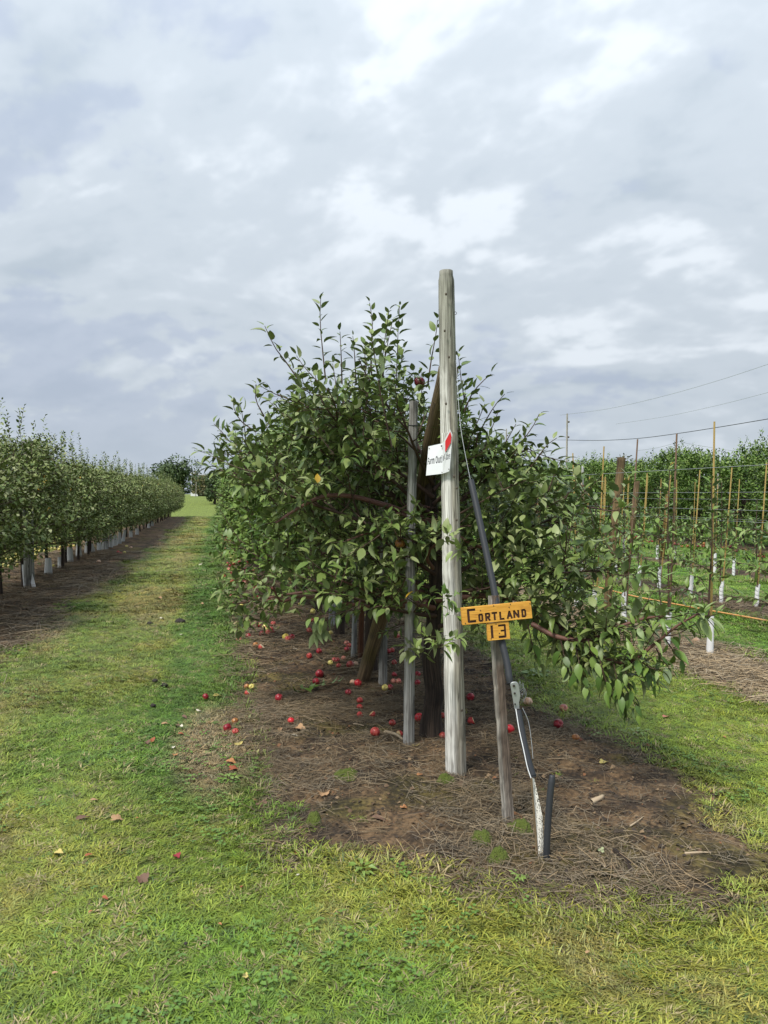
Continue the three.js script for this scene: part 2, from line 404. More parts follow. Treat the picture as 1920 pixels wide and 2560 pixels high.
      straws[k & 1].push({ m: place(x, y, -s, (r3 - 0.5) * 0.3, r3 * 40, (r2 - 0.5) * 0.3, size * (0.6 + 0.7 * r1)), c: c.map((q) => q * v) });
    }
  }
  straws.forEach((l, i) => scatter('straw', strand(900 + i, 11, 0.0062), M.straw, l, ['dry straw and dead stalks strewn over the brown soil', 'matted dead grass stalks on the bare soil strips'][i], 'straw'));
}
{
  // crumbs of leaf and bark on the soil, clover in the turf
  const rnd = mulberry(5151), flakes = [], clover = [];
  const flake = new THREE.BufferGeometry();
  flake.setAttribute('position', new THREE.Float32BufferAttribute([-0.5, 0.05, -0.2, 0.1, 0.22, -0.45, 0.55, 0.0, 0.05, 0.1, 0.16, 0.4, -0.4, -0.05, 0.3, 0, 0.25, 0], 3));
  flake.setIndex([5, 1, 0, 5, 2, 1, 5, 3, 2, 5, 4, 3, 5, 0, 4]); flake.computeVertexNormals();
  for (const [f, x0, x1, s0, s1, n] of [[strips.main, -0.4, 4.6, 2.3, 7, 11000], [strips.main, -0.3, 2.8, 7, 14, 5000], [strips.left, -4.8, -1.8, 7, 20, 5000], [strips.row1, 3.7, 5.4, 5, 12, 3000]]) for (let k = 0; k < n; k++) {
    const x = lerp(x0, x1, rnd()), s = lerp(s0, s1, rnd()), r = rnd(), q = rnd(), a = rnd() * 6.28;
    if (f(x, s) > 0.12) continue;
    const inn = smooth(0.02, -0.3, f(x, s)), y = ground(x, -s) + 0.01 + inn * (0.012 + 0.05 * (fbm(x * 1.7, s * 1.7, 3, 511) - 0.35)) + inn * 0.045 * (fbm(x * 9, s * 9, 3, 517) - 0.4);
    const c = q < 0.5 ? [0.045, 0.032, 0.022] : q < 0.8 ? [0.12, 0.075, 0.042] : q < 0.95 ? [0.22, 0.15, 0.085] : [0.2, 0.09, 0.04];
    flakes.push({ m: place(x, y, -s, (r - 0.5) * 0.8, a, (q - 0.5) * 0.8, (f === strips.main && s < 7 ? 0.014 : 0.024) * (0.5 + 1.6 * r * r)), c });
  }
  scatter('leaf_crumbs', flake, M.straw, flakes, 'crumbled leaf and bark bits scattered over the bare soil', 'litter');
  const P = [], I = [];
  for (let k = 0; k < 4; k++) { const a = k * 1.6, cx = Math.cos(a), cz = Math.sin(a), b = P.length / 3, h = 0.5 + 0.15 * k; P.push(cx * 0.15, h, cz * 0.15, cx * 0.5 - cz * 0.3, h + 0.1, cz * 0.5 + cx * 0.3, cx * 0.85, h - 0.02, cz * 0.85, cx * 0.5 + cz * 0.3, h + 0.1, cz * 0.5 - cx * 0.3); I.push(b, b + 1, b + 2, b, b + 2, b + 3); }
  const cg = new THREE.BufferGeometry(); cg.setAttribute('position', new THREE.Float32BufferAttribute(P, 3)); cg.setIndex(I); cg.computeVertexNormals();
  for (let k = 0; k < 9000; k++) {
    const x = lerp(-3.2, 4.4, rnd()), s = lerp(1.9, 9, Math.pow(rnd(), 1.5)), r = rnd();
    if (bare(x, s) < -0.02 || fbm(x * 1.9 + 40, s * 1.9, 3, 531) < 0.61) continue;
    clover.push({ m: place(x, ground(x, -s) + 0.004, -s, (r - 0.5) * 0.4, r * 60, 0, 0.026 * (0.6 + 0.7 * r)), c: [0.08 + 0.05 * r, 0.17 + 0.06 * r, 0.035] });
  }
  scatter('clover', cg, M.blade, clover, 'patches of small round clover leaves in the turf', 'clover');
}
const soilTop = (x, s, f = strips.main) => { const inn = smooth(0.02, -0.3, f(x, s)); return ground(x, -s) + 0.006 + inn * (0.012 + 0.05 * (fbm(x * 1.7, s * 1.7, 3, 511) - 0.35)) + inn * 0.045 * (fbm(x * 9, s * 9, 3, 517) - 0.4); };
const settle = (px, py) => { const p = onGround(px, py); p.y = bare(p.x, -p.z) < 0 ? soilTop(p.x, -p.z) : p.y; return p; };

// ------------------------------------------------------------------ leaves and wood
function leafShape(stations, fold, droop, petiole, double) {
  // along +z, upper side towards +y, length 1
  const P = [], under = [], idx = [];
  const layer = (dy, flip, u) => {
    const base = P.length / 3;
    const mid = (t) => -droop * t * t;
    const ring = [];
    stations.forEach(([t, w], i) => {
      const b = P.length / 3;
      if (w === 0) { P.push(0, mid(t) + dy, t); under.push(u); ring.push([b, b, b]); return; }
      const h = w * fold;
      P.push(-w, mid(t) + h - w * w * 0.9 + dy, t, 0, mid(t) + dy, t, w, mid(t) + h - w * w * 0.9 + dy, t); under.push(u, u, u);
      ring.push([b, b + 1, b + 2]);
    });
    const tri = (a, b, c) => { if (a !== b && b !== c && a !== c) flip ? idx.push(a, c, b) : idx.push(a, b, c); };
    for (let i = 0; i + 1 < ring.length; i++) for (let k = 0; k < 2; k++) { tri(ring[i][k], ring[i + 1][k], ring[i][k + 1]); tri(ring[i][k + 1], ring[i + 1][k], ring[i + 1][k + 1]); }
  };
  layer(0, false, 0);
  if (double) layer(-0.012, true, 1);
  if (petiole) { const b = P.length / 3; P.push(-0.014, 0.05, -0.3, 0.014, 0.05, -0.3, 0, 0.01, 0.02); under.push(2, 2, 2); idx.push(b, b + 2, b + 1); }
  const g = new THREE.BufferGeometry();
  g.setAttribute('position', new THREE.Float32BufferAttribute(P, 3));
  g.setIndex(idx);
  g.computeVertexNormals();
  g.userData.under = under;
  return g;
}
const LEAF_FINE = [leafShape([[0, 0.03], [0.16, 0.18], [0.42, 0.265], [0.7, 0.19], [0.88, 0.08], [1, 0]], 0.45, 0.4, true, true), leafShape([[0, 0.03], [0.16, 0.17], [0.42, 0.24], [0.7, 0.17], [0.88, 0.07], [1, 0]], 0.65, 0.6, true, true), leafShape([[0, 0.03], [0.16, 0.2], [0.42, 0.28], [0.7, 0.2], [0.88, 0.09], [1, 0]], 0.3, 0.25, true, true)];
const LEAF_COARSE = [leafShape([[0, 0], [0.35, 0.27], [0.7, 0.2], [1, 0]], 0.35, 0.3, false, false), leafShape([[0, 0], [0.35, 0.3], [0.7, 0.22], [1, 0]], 0.55, 0.45, false, false)];
class LeafBatch {
  constructor(shapes) { this.shapes = shapes; this.list = []; }
  add(p, dir, up, size, color, under) { this.list.push({ p, dir, up, size, color, under }); }
  static basis(e) {
    const z = e.dir.clone().normalize(), x = V(0, 0, 0).crossVectors(e.up, z);
    if (x.lengthSq() < 1e-4) x.set(1, 0, 0);
    x.normalize();
    return new THREE.Matrix4().makeBasis(x, V(0, 0, 0).crossVectors(z, x), z);
  }
  build(list = this.list) {
    let nv = 0, ni = 0;
    list.forEach((e, i) => { const g = this.shapes[i % this.shapes.length]; nv += g.attributes.position.count; ni += g.index.count; });
    const pos = new Float32Array(nv * 3), nor = new Float32Array(nv * 3), col = new Float32Array(nv * 3), idx = new Uint32Array(ni);
    let v = 0, q = 0;
    list.forEach((e, i) => {
      const g = this.shapes[i % this.shapes.length], P = g.attributes.position.array, N = g.attributes.normal.array, u = g.userData.under, m = LeafBatch.basis(e).elements;
      for (let k = 0; k < g.index.count; k++) idx[q++] = g.index.array[k] + v;
      for (let k = 0; k < u.length; k++, v++) {
        const x = P[k * 3] * e.size * (0.82 + 0.4 * ((i * 0.618) % 1)), y = P[k * 3 + 1] * e.size, z = P[k * 3 + 2] * e.size, a = N[k * 3], b = N[k * 3 + 1], c = N[k * 3 + 2];
        for (let r = 0; r < 3; r++) {
          pos[v * 3 + r] = m[r] * x + m[4 + r] * y + m[8 + r] * z + e.p.getComponent(r);
          nor[v * 3 + r] = m[r] * a + m[4 + r] * b + m[8 + r] * c;
          col[v * 3 + r] = u[k] === 0 ? e.color[r] : u[k] === 1 ? (e.under ?? [e.color[0] * 0.6 + 0.085, e.color[1] * 0.6 + 0.1, e.color[2] * 0.6 + 0.065])[r] : [0.12, 0.1, 0.035][r];
        }
      }
    });
    const g = new THREE.BufferGeometry();
    g.setAttribute('position', new THREE.BufferAttribute(pos, 3));
    g.setAttribute('normal', new THREE.BufferAttribute(nor, 3));
    g.setAttribute('color', new THREE.BufferAttribute(col, 3));
    g.setIndex(new THREE.BufferAttribute(idx, 1));
    return g;
  }
  single(name, e, i, parent) {                                             // one leaf as a part of its own
    const g = this.shapes[i % this.shapes.length];
    const tone = Math.min(LEAF_TONES.length - 1, Math.floor(e.tone * LEAF_TONES.length)), key = g.uuid + tone;
    if (!singleCache.has(key)) singleCache.set(key, new LeafBatch([g]).build([{ p: V(0, 0, 0), dir: V(0, 0, 1), up: V(0, 1, 0), size: 1, color: LEAF_TONES[tone] }]));
    const m = part(name, singleCache.get(key), M.leaf, parent);
    m.matrix.copy(LeafBatch.basis(e)).scale(V(e.size, e.size, e.size)).setPosition(e.p);
    m.matrix.decompose(m.position, m.quaternion, m.scale);
    return m;
  }
}
const singleCache = new Map();
const LEAF_TONES = [[0.055, 0.108, 0.02], [0.08, 0.148, 0.026], [0.11, 0.186, 0.032], [0.146, 0.226, 0.042], [0.182, 0.262, 0.062], [0.22, 0.288, 0.095]];
const leafColor = (r, t) => { const i = clamp(t, 0, 0.999) * (LEAF_TONES.length - 1), a = Math.floor(i); return mix3(LEAF_TONES[a], LEAF_TONES[Math.min(a + 1, 5)], i - a); };

function limbGeometry(pts, r0, r1, sides = 7, seg = null, rough = 0) {
  const curve = new THREE.CatmullRomCurve3(pts), n = seg ?? Math.max(3, pts.length * 3), fr = curve.computeFrenetFrames(n, false);
  const pos = [], uv = [], idx = [], L = curve.getLength();
  for (let i = 0; i <= n; i++) {
    const t = i / n, c = curve.getPointAt(t), R = typeof r0 === 'function' ? r0(t) : lerp(r0, r1, Math.pow(t, 0.8));
    for (let k = 0; k <= sides; k++) {
      const a = (k % sides) / sides * Math.PI * 2, q = R * (1 + rough * (fbm((k % sides) * 1.3 + 5, t * L * 9, 2, 91) - 0.5) * 2);
      const p = c.clone().addScaledVector(fr.normals[i], Math.cos(a) * q).addScaledVector(fr.binormals[i], Math.sin(a) * q);
      pos.push(p.x, p.y, p.z); uv.push(k / sides * 0.4, t * L);
    }
  }
  for (let i = 0; i < n; i++) for (let k = 0; k < sides; k++) { const a = i * (sides + 1) + k, b = a + sides + 1; idx.push(a, a + 1, b, a + 1, b + 1, b); }
  const cap = pos.length / 3, e = curve.getPointAt(1);
  pos.push(e.x, e.y, e.z); uv.push(0.2, L);
  for (let k = 0; k < sides; k++) idx.push(n * (sides + 1) + k, n * (sides + 1) + k + 1, cap);
  const g = new THREE.BufferGeometry();
  g.setAttribute('position', new THREE.Float32BufferAttribute(pos, 3));
  g.setAttribute('uv', new THREE.Float32BufferAttribute(uv, 2));
  g.setIndex(idx);
  g.computeVertexNormals();
  return g;
}
const jit = (r, s) => V((r() - 0.5) * s, (r() - 0.5) * s, (r() - 0.5) * s);
const UP = V(0, 1, 0);

// leaves set spirally along a shoot
function clothe(batch, pts, rnd, o) {
  const curve = new THREE.CatmullRomCurve3(pts), L = curve.getLength(), n = Math.max(2, Math.round(L / o.space));
  let a = rnd() * 6.28;
  for (let i = 0; i <= n; i++) {
    const t = lerp(o.from ?? 0.15, 1, i / n), p = curve.getPointAt(t), tan = curve.getTangentAt(t);
    a += 2.4 + (rnd() - 0.5) * 0.5;
    const s1 = V(0, 0, 0).crossVectors(tan, Math.abs(tan.y) > 0.9 ? V(1, 0, 0) : UP).normalize(), s2 = V(0, 0, 0).crossVectors(tan, s1);
    const out = s1.clone().multiplyScalar(Math.cos(a)).addScaledVector(s2, Math.sin(a));
    const dir = out.clone().multiplyScalar(0.85).addScaledVector(tan, lerp(0.35, 1.1, Math.pow(i / n, 3))).add(V(0, 0.4 - (o.droop ?? 0.2), 0)).add(jit(rnd, 0.5)).normalize();
    const up = UP.clone().addScaledVector(out, 0.25).add(jit(rnd, o.tumble ?? 0.7));
    if (rnd() < 0.07) up.multiplyScalar(-1);
    const size = o.size * (0.6 + 0.62 * rnd()) * (i > n - 2 ? 0.72 : 1);
    const pos = p.clone().addScaledVector(dir, size * 0.24);
    if (o.reject && o.reject(pos)) { rnd(); rnd(); continue; }
    const tone = clamp((o.tone ?? 0.42) + (rnd() - 0.5) * 0.85 + (i > n - 3 ? 0.18 : 0), 0, 0.999);
    let c = leafColor(rnd, tone);
    if (o.mul) c = c.map((v, k) => v * o.mul[k]);
    if (rnd() < 0.0012) c = [0.42, 0.27, 0.03];
    batch.list.push({ p: pos, dir, up, size, color: c, tone });
  }
}

// a crown grown from limbs, side branches and leafy shoots; keeps to the envelope(p)
function growCrown(o, rnd) {
  const batch = new LeafBatch(o.shapes), limbs = [], twigs = [];
  const trunkTop = V((rnd() - 0.5) * 0.15, o.trunkH, (rnd() - 0.5) * 0.15);
  const trunkPts = [V(0, -0.1, 0), V((rnd() - 0.5) * 0.06, o.trunkH * 0.33, (rnd() - 0.5) * 0.06), V((rnd() - 0.5) * 0.12, o.trunkH * 0.66, (rnd() - 0.5) * 0.12), trunkTop];
  const trunk = new THREE.CatmullRomCurve3(trunkPts);
  const grow = (start, dir, len, lift, wig) => {
    const pts = [start.clone()], d = dir.clone().normalize(), n = 4;
    let p = start.clone();
    for (let i = 0; i < n; i++) { d.add(V(0, lift / n, 0)).add(jit(rnd, wig)).normalize(); p = p.clone().addScaledVector(d, len / n); pts.push(p); }
    return pts;
  };
  const shoot = (start, dir, len) => {
    const pts = grow(start, dir, len, 0.35, 0.3);
    const tip = pts[pts.length - 1];
    if (o.reject && (o.reject(tip) || o.reject(pts[2]))) return;
    if (o.envelope && !o.envelope(tip) && rnd() > (o.escape ?? 0.04)) { if (!o.envelope(pts[2])) return; }
    twigs.push([pts, 0.0035, 0.0015]);
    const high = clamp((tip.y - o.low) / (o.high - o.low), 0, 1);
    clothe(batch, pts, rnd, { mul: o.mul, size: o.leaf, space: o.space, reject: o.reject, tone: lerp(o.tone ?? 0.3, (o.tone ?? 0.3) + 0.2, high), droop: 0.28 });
  };
  const branch = (pts, nShoot) => {
    const c = new THREE.CatmullRomCurve3(pts);
    for (let k = 0; k < nShoot; k++) {
      const t = lerp(0.15, 1, (k + rnd()) / nShoot), p = c.getPointAt(t), tan = c.getTangentAt(t);
      shoot(p, tan.multiplyScalar(0.6).add(V(0, 0.35, 0)).add(jit(rnd, 2.0)), o.shoot * (0.5 + 0.9 * rnd()));
    }
  };
  for (let i = 0; i < o.nLimb; i++) {
    const f = (i + 0.5) / o.nLimb, h = lerp(o.low * 0.92, o.trunkH * 0.98, Math.pow(f, 0.85)), az = i * 2.4 + rnd() * 0.7;
    const start = trunk.getPointAt(clamp((h + 0.1) / (o.trunkH + 0.1), 0, 1)), rise = lerp(0.05, 0.85, f) + (rnd() - 0.5) * 0.3;
    const dir = V(Math.cos(az) * (o.rx ?? 1), rise, Math.sin(az) * (o.rz ?? 1));
    let len = 0.2;                                                        // out to the envelope
    const e = o.envelope, u = dir.clone().normalize();
    while (len < 2 && e(start.clone().addScaledVector(u, len))) len += 0.07;
    len = Math.max(0.3, len * (0.62 + 0.24 * rnd()));
    const pts = grow(start, dir, len, o.lift ?? 0.1, 0.22);
    while (o.reject && pts.length > 2 && o.reject(pts[pts.length - 1])) pts.pop();
    limbs.push([pts, 0.007 + 0.009 * len, 0.004]);
    const c = new THREE.CatmullRomCurve3(pts);
    const nSide = Math.max(2, Math.round(o.nSide * len));
    for (let k = 0; k < nSide; k++) {
      const t = lerp(0.22, 0.98, (k + rnd()) / nSide), p = c.getPointAt(t), tan = c.getTangentAt(t);
      const side = V(0, 0, 0).crossVectors(tan, UP).normalize().multiplyScalar(k % 2 ? 1 : -1);
      const sp = grow(p, side.multiplyScalar(0.8).addScaledVector(tan, 0.7).add(V(0, (rnd() - 0.45) * 0.9, 0)), 0.25 + 0.3 * rnd(), 0.15, 0.3);
      if (!e(sp[2])) continue;
      while (o.reject && sp.length > 2 && o.reject(sp[sp.length - 1])) sp.pop();
      twigs.push([sp, 0.007, 0.003]);
      branch(sp, o.nShoot);
    }
    branch(pts, 4);
    clothe(batch, [c.getPointAt(0.7), c.getPointAt(0.85), c.getPointAt(1)], rnd, { mul: o.mul, size: o.leaf, space: o.space, reject: o.reject, tone: 0.4, from: 0 });
  }
  for (let k = 0; k < (o.top ?? 5); k++) {                                 // upright water shoots above the crown
    const a = rnd() * 6.28, r = rnd() * (o.topSpread ?? 0.5), s = V(Math.cos(a) * r * (o.rx ?? 1) * 1.1, o.high - 0.55 - r * 0.35, Math.sin(a) * r * (o.rz ?? 1));
    const pts = grow(s, V((rnd() - 0.5) * 0.5, 1, (rnd() - 0.5) * 0.5), 0.5 + 0.4 * rnd(), 0.2, 0.12);
    if (o.topKeep && !o.topKeep(s)) continue;
    if (o.reject && (o.reject(pts[2]) || o.reject(pts[4]))) continue;
    twigs.push([pts, 0.005, 0.002]);
    clothe(batch, pts, rnd, { mul: o.mul, size: o.leaf * 0.95, space: o.space * 1.05, from: 0.05, reject: o.reject, tone: 0.5, droop: 0.1, tumble: 0.7 });
  }
  return { batch, limbs, twigs, trunkPts };
}
const merged = (list) => mergeGeometries(list.map((g) => { const c = g.clone(); c.deleteAttribute('uv1'); return c; }));
const tubes = (list, sides, seg) => merged(list.map(([pts, a, b]) => limbGeometry(pts, a, b, sides, seg)));
const stuff = (m) => { m.userData.kind = 'stuff'; return m; };

// ------------------------------------------------------------------ the big apple tree at the head of the row, and the row behind it
const ROW_X = 1.31, S0 = 4.72, SPACING = 1.86;
const crownWidth = (x) => smooth(1.36, 1.05, Math.abs(x));
{
  const rnd = mulberry(4242);
  const B = V(1.338, soilTop(1.338, 4.72), -4.72);
  const tree = thing('apple_tree', 'big leafy apple tree at the head of the row, behind the tall grey pole', 'apple tree', B);
  const loc = (p) => p.clone().sub(B), pt = (x, y, d) => loc(at(x, y, d));
  // the tree has been kept clear of the poles, the brace and the boards
  const clear = (p) => {
    const w = p.clone().add(B), [x, y, d] = project(w), s = -w.z;
    if (d < 4.42 && x > 1060 && x < 1215 && !(y > 1330 && y < 1660)) return true;
    if (d < 5.0 && x > 1000 && x < 1075 && y < 1240) return true;
    if (d < 5.2 && x > 1035 && x < 1110 && y < 1250 && y > 930) return true;
    if (d < 4.0 && x > 1130 && x < 1350 && y > 1440 && y < 1640) return true;
    if (d < 4.25 && x > 1120 && x < 1260 && y < 1500) return true;
    if (d < 4.9 && x > 790 && x < 1010 && Math.abs(y - 1256 + 0.06 * (x - 900)) < 26) return true;
    if (d < 3.62) return true;
    return s < 4.1 && x < 1300 && !(y > 1330 && y < 1660);
  };
  const reject = (p) => clear(p) || (p.x + B.x > 1.45 && p.y + B.y > 2.02 - 0.3 * (p.x + B.x - 1.45));
  const envelope = (p) => {
    const x = p.x + B.x, y = p.y + B.y, s = -(p.z + B.z);
    if (s < (x > 1.75 ? 3.7 : 4.15) || s > 6.1) return false;
    const cx = (x - 1.3) / 1.3, cs = (s - 5.0) / 1.35;
    const top = 2.5 - 0.42 * Math.pow(Math.max(0, -cx), 1.6) - 0.95 * Math.pow(Math.max(0, cx), 1.25) - 0.12 * cs * cs;
    const bottom = 0.7 - 0.12 * Math.abs(cx) - 0.16 * smooth(-0.2, -0.8, cx) - 0.1 * smooth(0.2, 0.8, cx);
    return y < top && y > bottom && cx * cx * 0.92 + cs * cs * 0.6 < 1.05;
  };
  const o = { shapes: LEAF_FINE, trunkH: 1.75, low: 0.72, high: 2.6, nLimb: 22, nSide: 7.5, nShoot: 5, shoot: 0.26, leaf: 0.07, space: 0.0205, envelope, reject, rx: 1, rz: 0.9, top: 14, topSpread: 0.75, topKeep: (q) => q.x < -0.05, lift: 0.15, tone: 0.38, mul: [1.08, 0.96, 1.25] };
  const { batch, limbs, twigs } = growCrown(o, rnd);
  const tall = (pts, d, size = 0.072, extra = {}) => {
    const q = pts.map(([x, y], i) => pt(x, y, Array.isArray(d) ? lerp(d[0], d[1], i / (pts.length - 1)) : d));
    twigs.push([q, 0.0055, 0.002]);
    clothe(batch, q, rnd, { size, space: 0.03, from: 0.05, tone: 0.5, droop: 0.12, tumble: 0.7, mul: [1.08, 0.96, 1.25], ...extra });
  };
  // shoots that stand out against the sky
  tall([[815, 960], [805, 860], [800, 800], [802, 742]], 5.0);
  tall([[930, 960], [928, 880], [932, 815], [924, 757]], 5.0);
  tall([[955, 950], [965, 880], [975, 830], [982, 800]], 5.1);
  tall([[750, 955], [715, 905], [685, 865], [662, 815]], 4.9, 0.08);
  tall([[890, 960], [886, 880], [882, 840]], 5.2);
  tall([[855, 960], [853, 890], [850, 830]], 5.1);
  tall([[1070, 960], [1078, 900], [1090, 835], [1094, 800]], 4.75);
  tall([[1160, 1030], [1180, 985], [1205, 955], [1228, 935]], 4.7);
  tall([[1190, 1100], [1215, 1050], [1240, 1010], [1262, 985]], 4.8);
  tall([[1270, 1160], [1300, 1110], [1330, 1070], [1348, 1035]], 4.6);
  tall([[1310, 1190], [1340, 1150], [1370, 1110], [1392, 1095]], 4.6);
  tall([[1200, 1180], [1212, 1120], [1230, 1070], [1245, 1030]], 4.7);
  tall([[1280, 1200], [1290, 1140], [1310, 1100], [1316, 1075]], 4.65);
  tall([[1370, 1230], [1385, 1190], [1402, 1150]], 4.6);
  tall([[1165, 1150], [1175, 1100], [1196, 1050], [1212, 1010]], 4.75);
  tall([[1240, 1150], [1262, 1110], [1290, 1060]], 4.85);
  tall([[640, 1150], [590, 1120], [555, 1080], [535, 1060]], 5.4);
  tall([[640, 1080], [600, 1050], [585, 1020], [582, 1000]], 5.6);
  tall([[660, 1040], [640, 1000], [640, 960]], 5.3);
  tall([[600, 1200], [565, 1150], [548, 1110]], 5.8);
  // limbs that show
  const limb = (pts, d0, d1, r0, r1) => {
    const q = pts.map(([x, y], i) => pt(x, y, lerp(d0, d1, i / (pts.length - 1))));
    limbs.push([q, r0, r1, true]);
    return q;
  };
  const dress = (q, n, len, extra = {}) => {
    const c = new THREE.CatmullRomCurve3(q);
    for (let k = 0; k < n; k++) {
      const t = lerp(0.2, 1, (k + rnd()) / n), p = c.getPointAt(t), tan = c.getTangentAt(t), d = tan.multiplyScalar(0.8).add(jit(rnd, 1.6)).add(V(0, extra.rise ?? 0.2, 0)).normalize();
      const pts = [p, p.clone().addScaledVector(d, len * 0.5), p.clone().addScaledVector(d, len).add(V(0, 0.03, 0))];
      twigs.push([pts, 0.004, 0.002]);
      clothe(batch, pts, rnd, { size: 0.077, space: 0.023, tone: 0.5, droop: 0.35, mul: [1.08, 0.96, 1.25], reject: extra.free ? null : reject, ...extra });
    }
  };
  dress(limb([[1085, 1310], [998, 1275], [935, 1255], [878, 1241], [809, 1241], [752, 1267], [689, 1307]], 4.95, 4.5, 0.026, 0.007), 7, 0.2, { rise: 0.1 });
  dress(limb([[1080, 1330], [998, 1285], [971, 1311], [918, 1333], [868, 1351]], 4.9, 4.5, 0.017, 0.005), 5, 0.18);
  limb([[1000, 1275], [1030, 1262], [1075, 1268]], 4.95, 4.9, 0.012, 0.006);
  dress(limb([[1082, 1420], [1068, 1395], [1080, 1370], [1107, 1350]], 4.75, 4.35, 0.013, 0.008), 2, 0.14);
  dress(limb([[1085, 1300], [1180, 1360], [1230, 1375], [1300, 1380], [1380, 1390]], 4.8, 4.6, 0.015, 0.005), 8, 0.24, { free: true });
  dress(limb([[1080, 1500], [960, 1520], [743, 1492], [708, 1505], [693, 1492], [682, 1462]], 4.95, 4.6, 0.018, 0.006), 6, 0.2, { rise: 0.4 });
  dress(limb([[1085, 1520], [1000, 1500], [900, 1470], [830, 1440]], 4.85, 4.4, 0.018, 0.005), 7, 0.2, { rise: 0.2 });
  // the low arms that reach out to the right
  const armA = limb([[1090, 1500], [1200, 1490], [1324, 1505], [1398, 1567], [1463, 1620], [1520, 1648], [1560, 1657], [1593, 1644]], 4.85, 3.95, 0.02, 0.007);
  dress(armA, 22, 0.2, { free: true, rise: -0.55, droop: 0.6 });
  const armB = limb([[1330, 1560], [1394, 1592], [1475, 1600], [1528, 1575], [1609, 1547], [1660, 1540]], 4.4, 3.95, 0.016, 0.006);
  dress(armB, 20, 0.19, { free: true, rise: 0.25 });
  const armC = limb([[1593, 1644], [1642, 1606], [1690, 1567], [1745, 1534]], 3.95, 3.85, 0.01, 0.005);
  dress(armA.slice(1), 14, 0.17, { free: true, rise: 0.35 });
  dress(armC.slice(1), 5, 0.13, { free: true, rise: 0.1, droop: 0.5 });
  clothe(batch, [pt(1740, 1540, 3.86), pt(1758, 1536, 3.84), pt(1768, 1545, 3.83)], rnd, { size: 0.095, space: 0.007, droop: 0.55, tone: 0.6 });
  const hang = (x, y, d, len, size = 0.08) => {
    const p = pt(x, y, d), q = [p, p.clone().add(V(0.02, -len * 0.5, 0.02)), p.clone().add(V(0.05, -len, 0.05))];
    twigs.push([q, 0.004, 0.002]);
    clothe(batch, q, rnd, { size, space: 0.02, droop: 0.9, tone: 0.35, tumble: 0.8 });
  };
  hang(1500, 1650, 4.05, 0.2); hang(1535, 1660, 4.0, 0.26); hang(1560, 1660, 3.98, 0.24); hang(1440, 1620, 4.2, 0.22); hang(1610, 1640, 3.97, 0.14); hang(1400, 1590, 4.3, 0.24); hang(1640, 1620, 3.95, 0.1); hang(1320, 1560, 4.4, 0.24); hang(1665, 1600, 3.95, 0.08); hang(1470, 1600, 4.1, 0.16);
  // leaves before the tall pole
  const spray = (x, y, d, n, tone = 0.62, size = 0.077) => {
    const p = pt(x, y, d);
    for (let k = 0; k < n; k++) { const a = k / n * 6.28 + rnd(), q = [p, p.clone().add(V(Math.cos(a) * 0.05, 0.025, Math.sin(a) * 0.05))]; clothe(batch, q, rnd, { size, space: 0.03, droop: 0.4, tone, mul: [1.08, 0.96, 1.25] }); }
  };
  spray(1035, 945, 4.72, 4, 0.45, 0.07); spray(1062, 960, 4.72, 4, 0.45, 0.07); spray(1045, 985, 4.7, 4, 0.4, 0.07); spray(1115, 1345, 4.05, 5); spray(1150, 1380, 4.0, 4); spray(1100, 1620, 4.0, 7); spray(1135, 1605, 4.0, 5); spray(1070, 1600, 4.3, 6); spray(1050, 1640, 4.4, 4); spray(1120, 1500, 3.95, 6, 0.45); spray(1140, 1540, 3.95, 4, 0.35); spray(1020, 1625, 4.6, 5); spray(910, 1450, 4.5, 8); spray(990, 1340, 4.5, 8); spray(1000, 1400, 4.4, 7); spray(870, 1400, 4.5, 8); spray(795, 1215, 4.4, 7, 0.75); spray(700, 1390, 4.7, 8); spray(960, 1420, 4.4, 6);
  for (const [x, y] of [[1230, 1230], [1280, 1260], [1320, 1330], [1260, 1340], [1300, 1440], [1370, 1470], [1420, 1500], [1380, 1430], [1450, 1560], [1350, 1520], [1240, 1400], [1200, 1300], [1340, 1250], [1290, 1390], [1330, 1400], [1360, 1380], [1270, 1450], [1390, 1540], [1310, 1290], [1230, 1330], [1340, 1460], [1480, 1540], [1460, 1480], [1510, 1560], [1290, 1200], [1330, 1210], [1260, 1180]]) spray(x, y, 4.3 + (1450 - x) * 0.0008, 6, 0.55);
  for (const [x, y] of [[1420, 1460], [1500, 1490], [1540, 1520], [1460, 1510], [1580, 1530], [1350, 1440], [1380, 1490], [1330, 1500], [1430, 1540], [1490, 1570], [1350, 1350], [1620, 1560], [1300, 1520], [1550, 1580], [1270, 1500]]) spray(x, y, 4.22 + 0.16 * rnd(), 6, 0.66);
  dress(limb([[1060, 1480], [900, 1470], [760, 1480], [640, 1500], [590, 1510]], 5.1, 5.7, 0.016, 0.006), 9, 0.2, { rise: 0.1 });
  for (const [x, y] of [[600, 1490], [640, 1515], [620, 1545], [580, 1525], [680, 1535], [700, 1500], [590, 1455], [650, 1470], [730, 1525], [560, 1480], [770, 1500], [840, 1500], [900, 1505], [690, 1440], [740, 1460], [655, 1560], [600, 1575]]) spray(x, y, 5.5 + 0.3 * rnd(), 6, 0.5);
  // the turned cluster whose pale undersides show
  {
    const p = pt(802, 1540, 4.75);
    for (let k = 0; k < 13; k++) {
      const a = rnd() * 6.28, h = -0.02 - 0.1 * rnd();
      batch.list.push({ p: p.clone().add(V((rnd() - 0.5) * 0.07, h, (rnd() - 0.5) * 0.06)), dir: V(Math.cos(a) * 0.55, -1, Math.sin(a) * 0.55).normalize(), up: V(-0.2, -0.15, -1).add(jit(rnd, 0.5)), size: 0.085 * (0.8 + rnd() * 0.4), color: [0.2, 0.23, 0.13], under: [0.3, 0.32, 0.22], tone: 0.95, pale: true });
    }
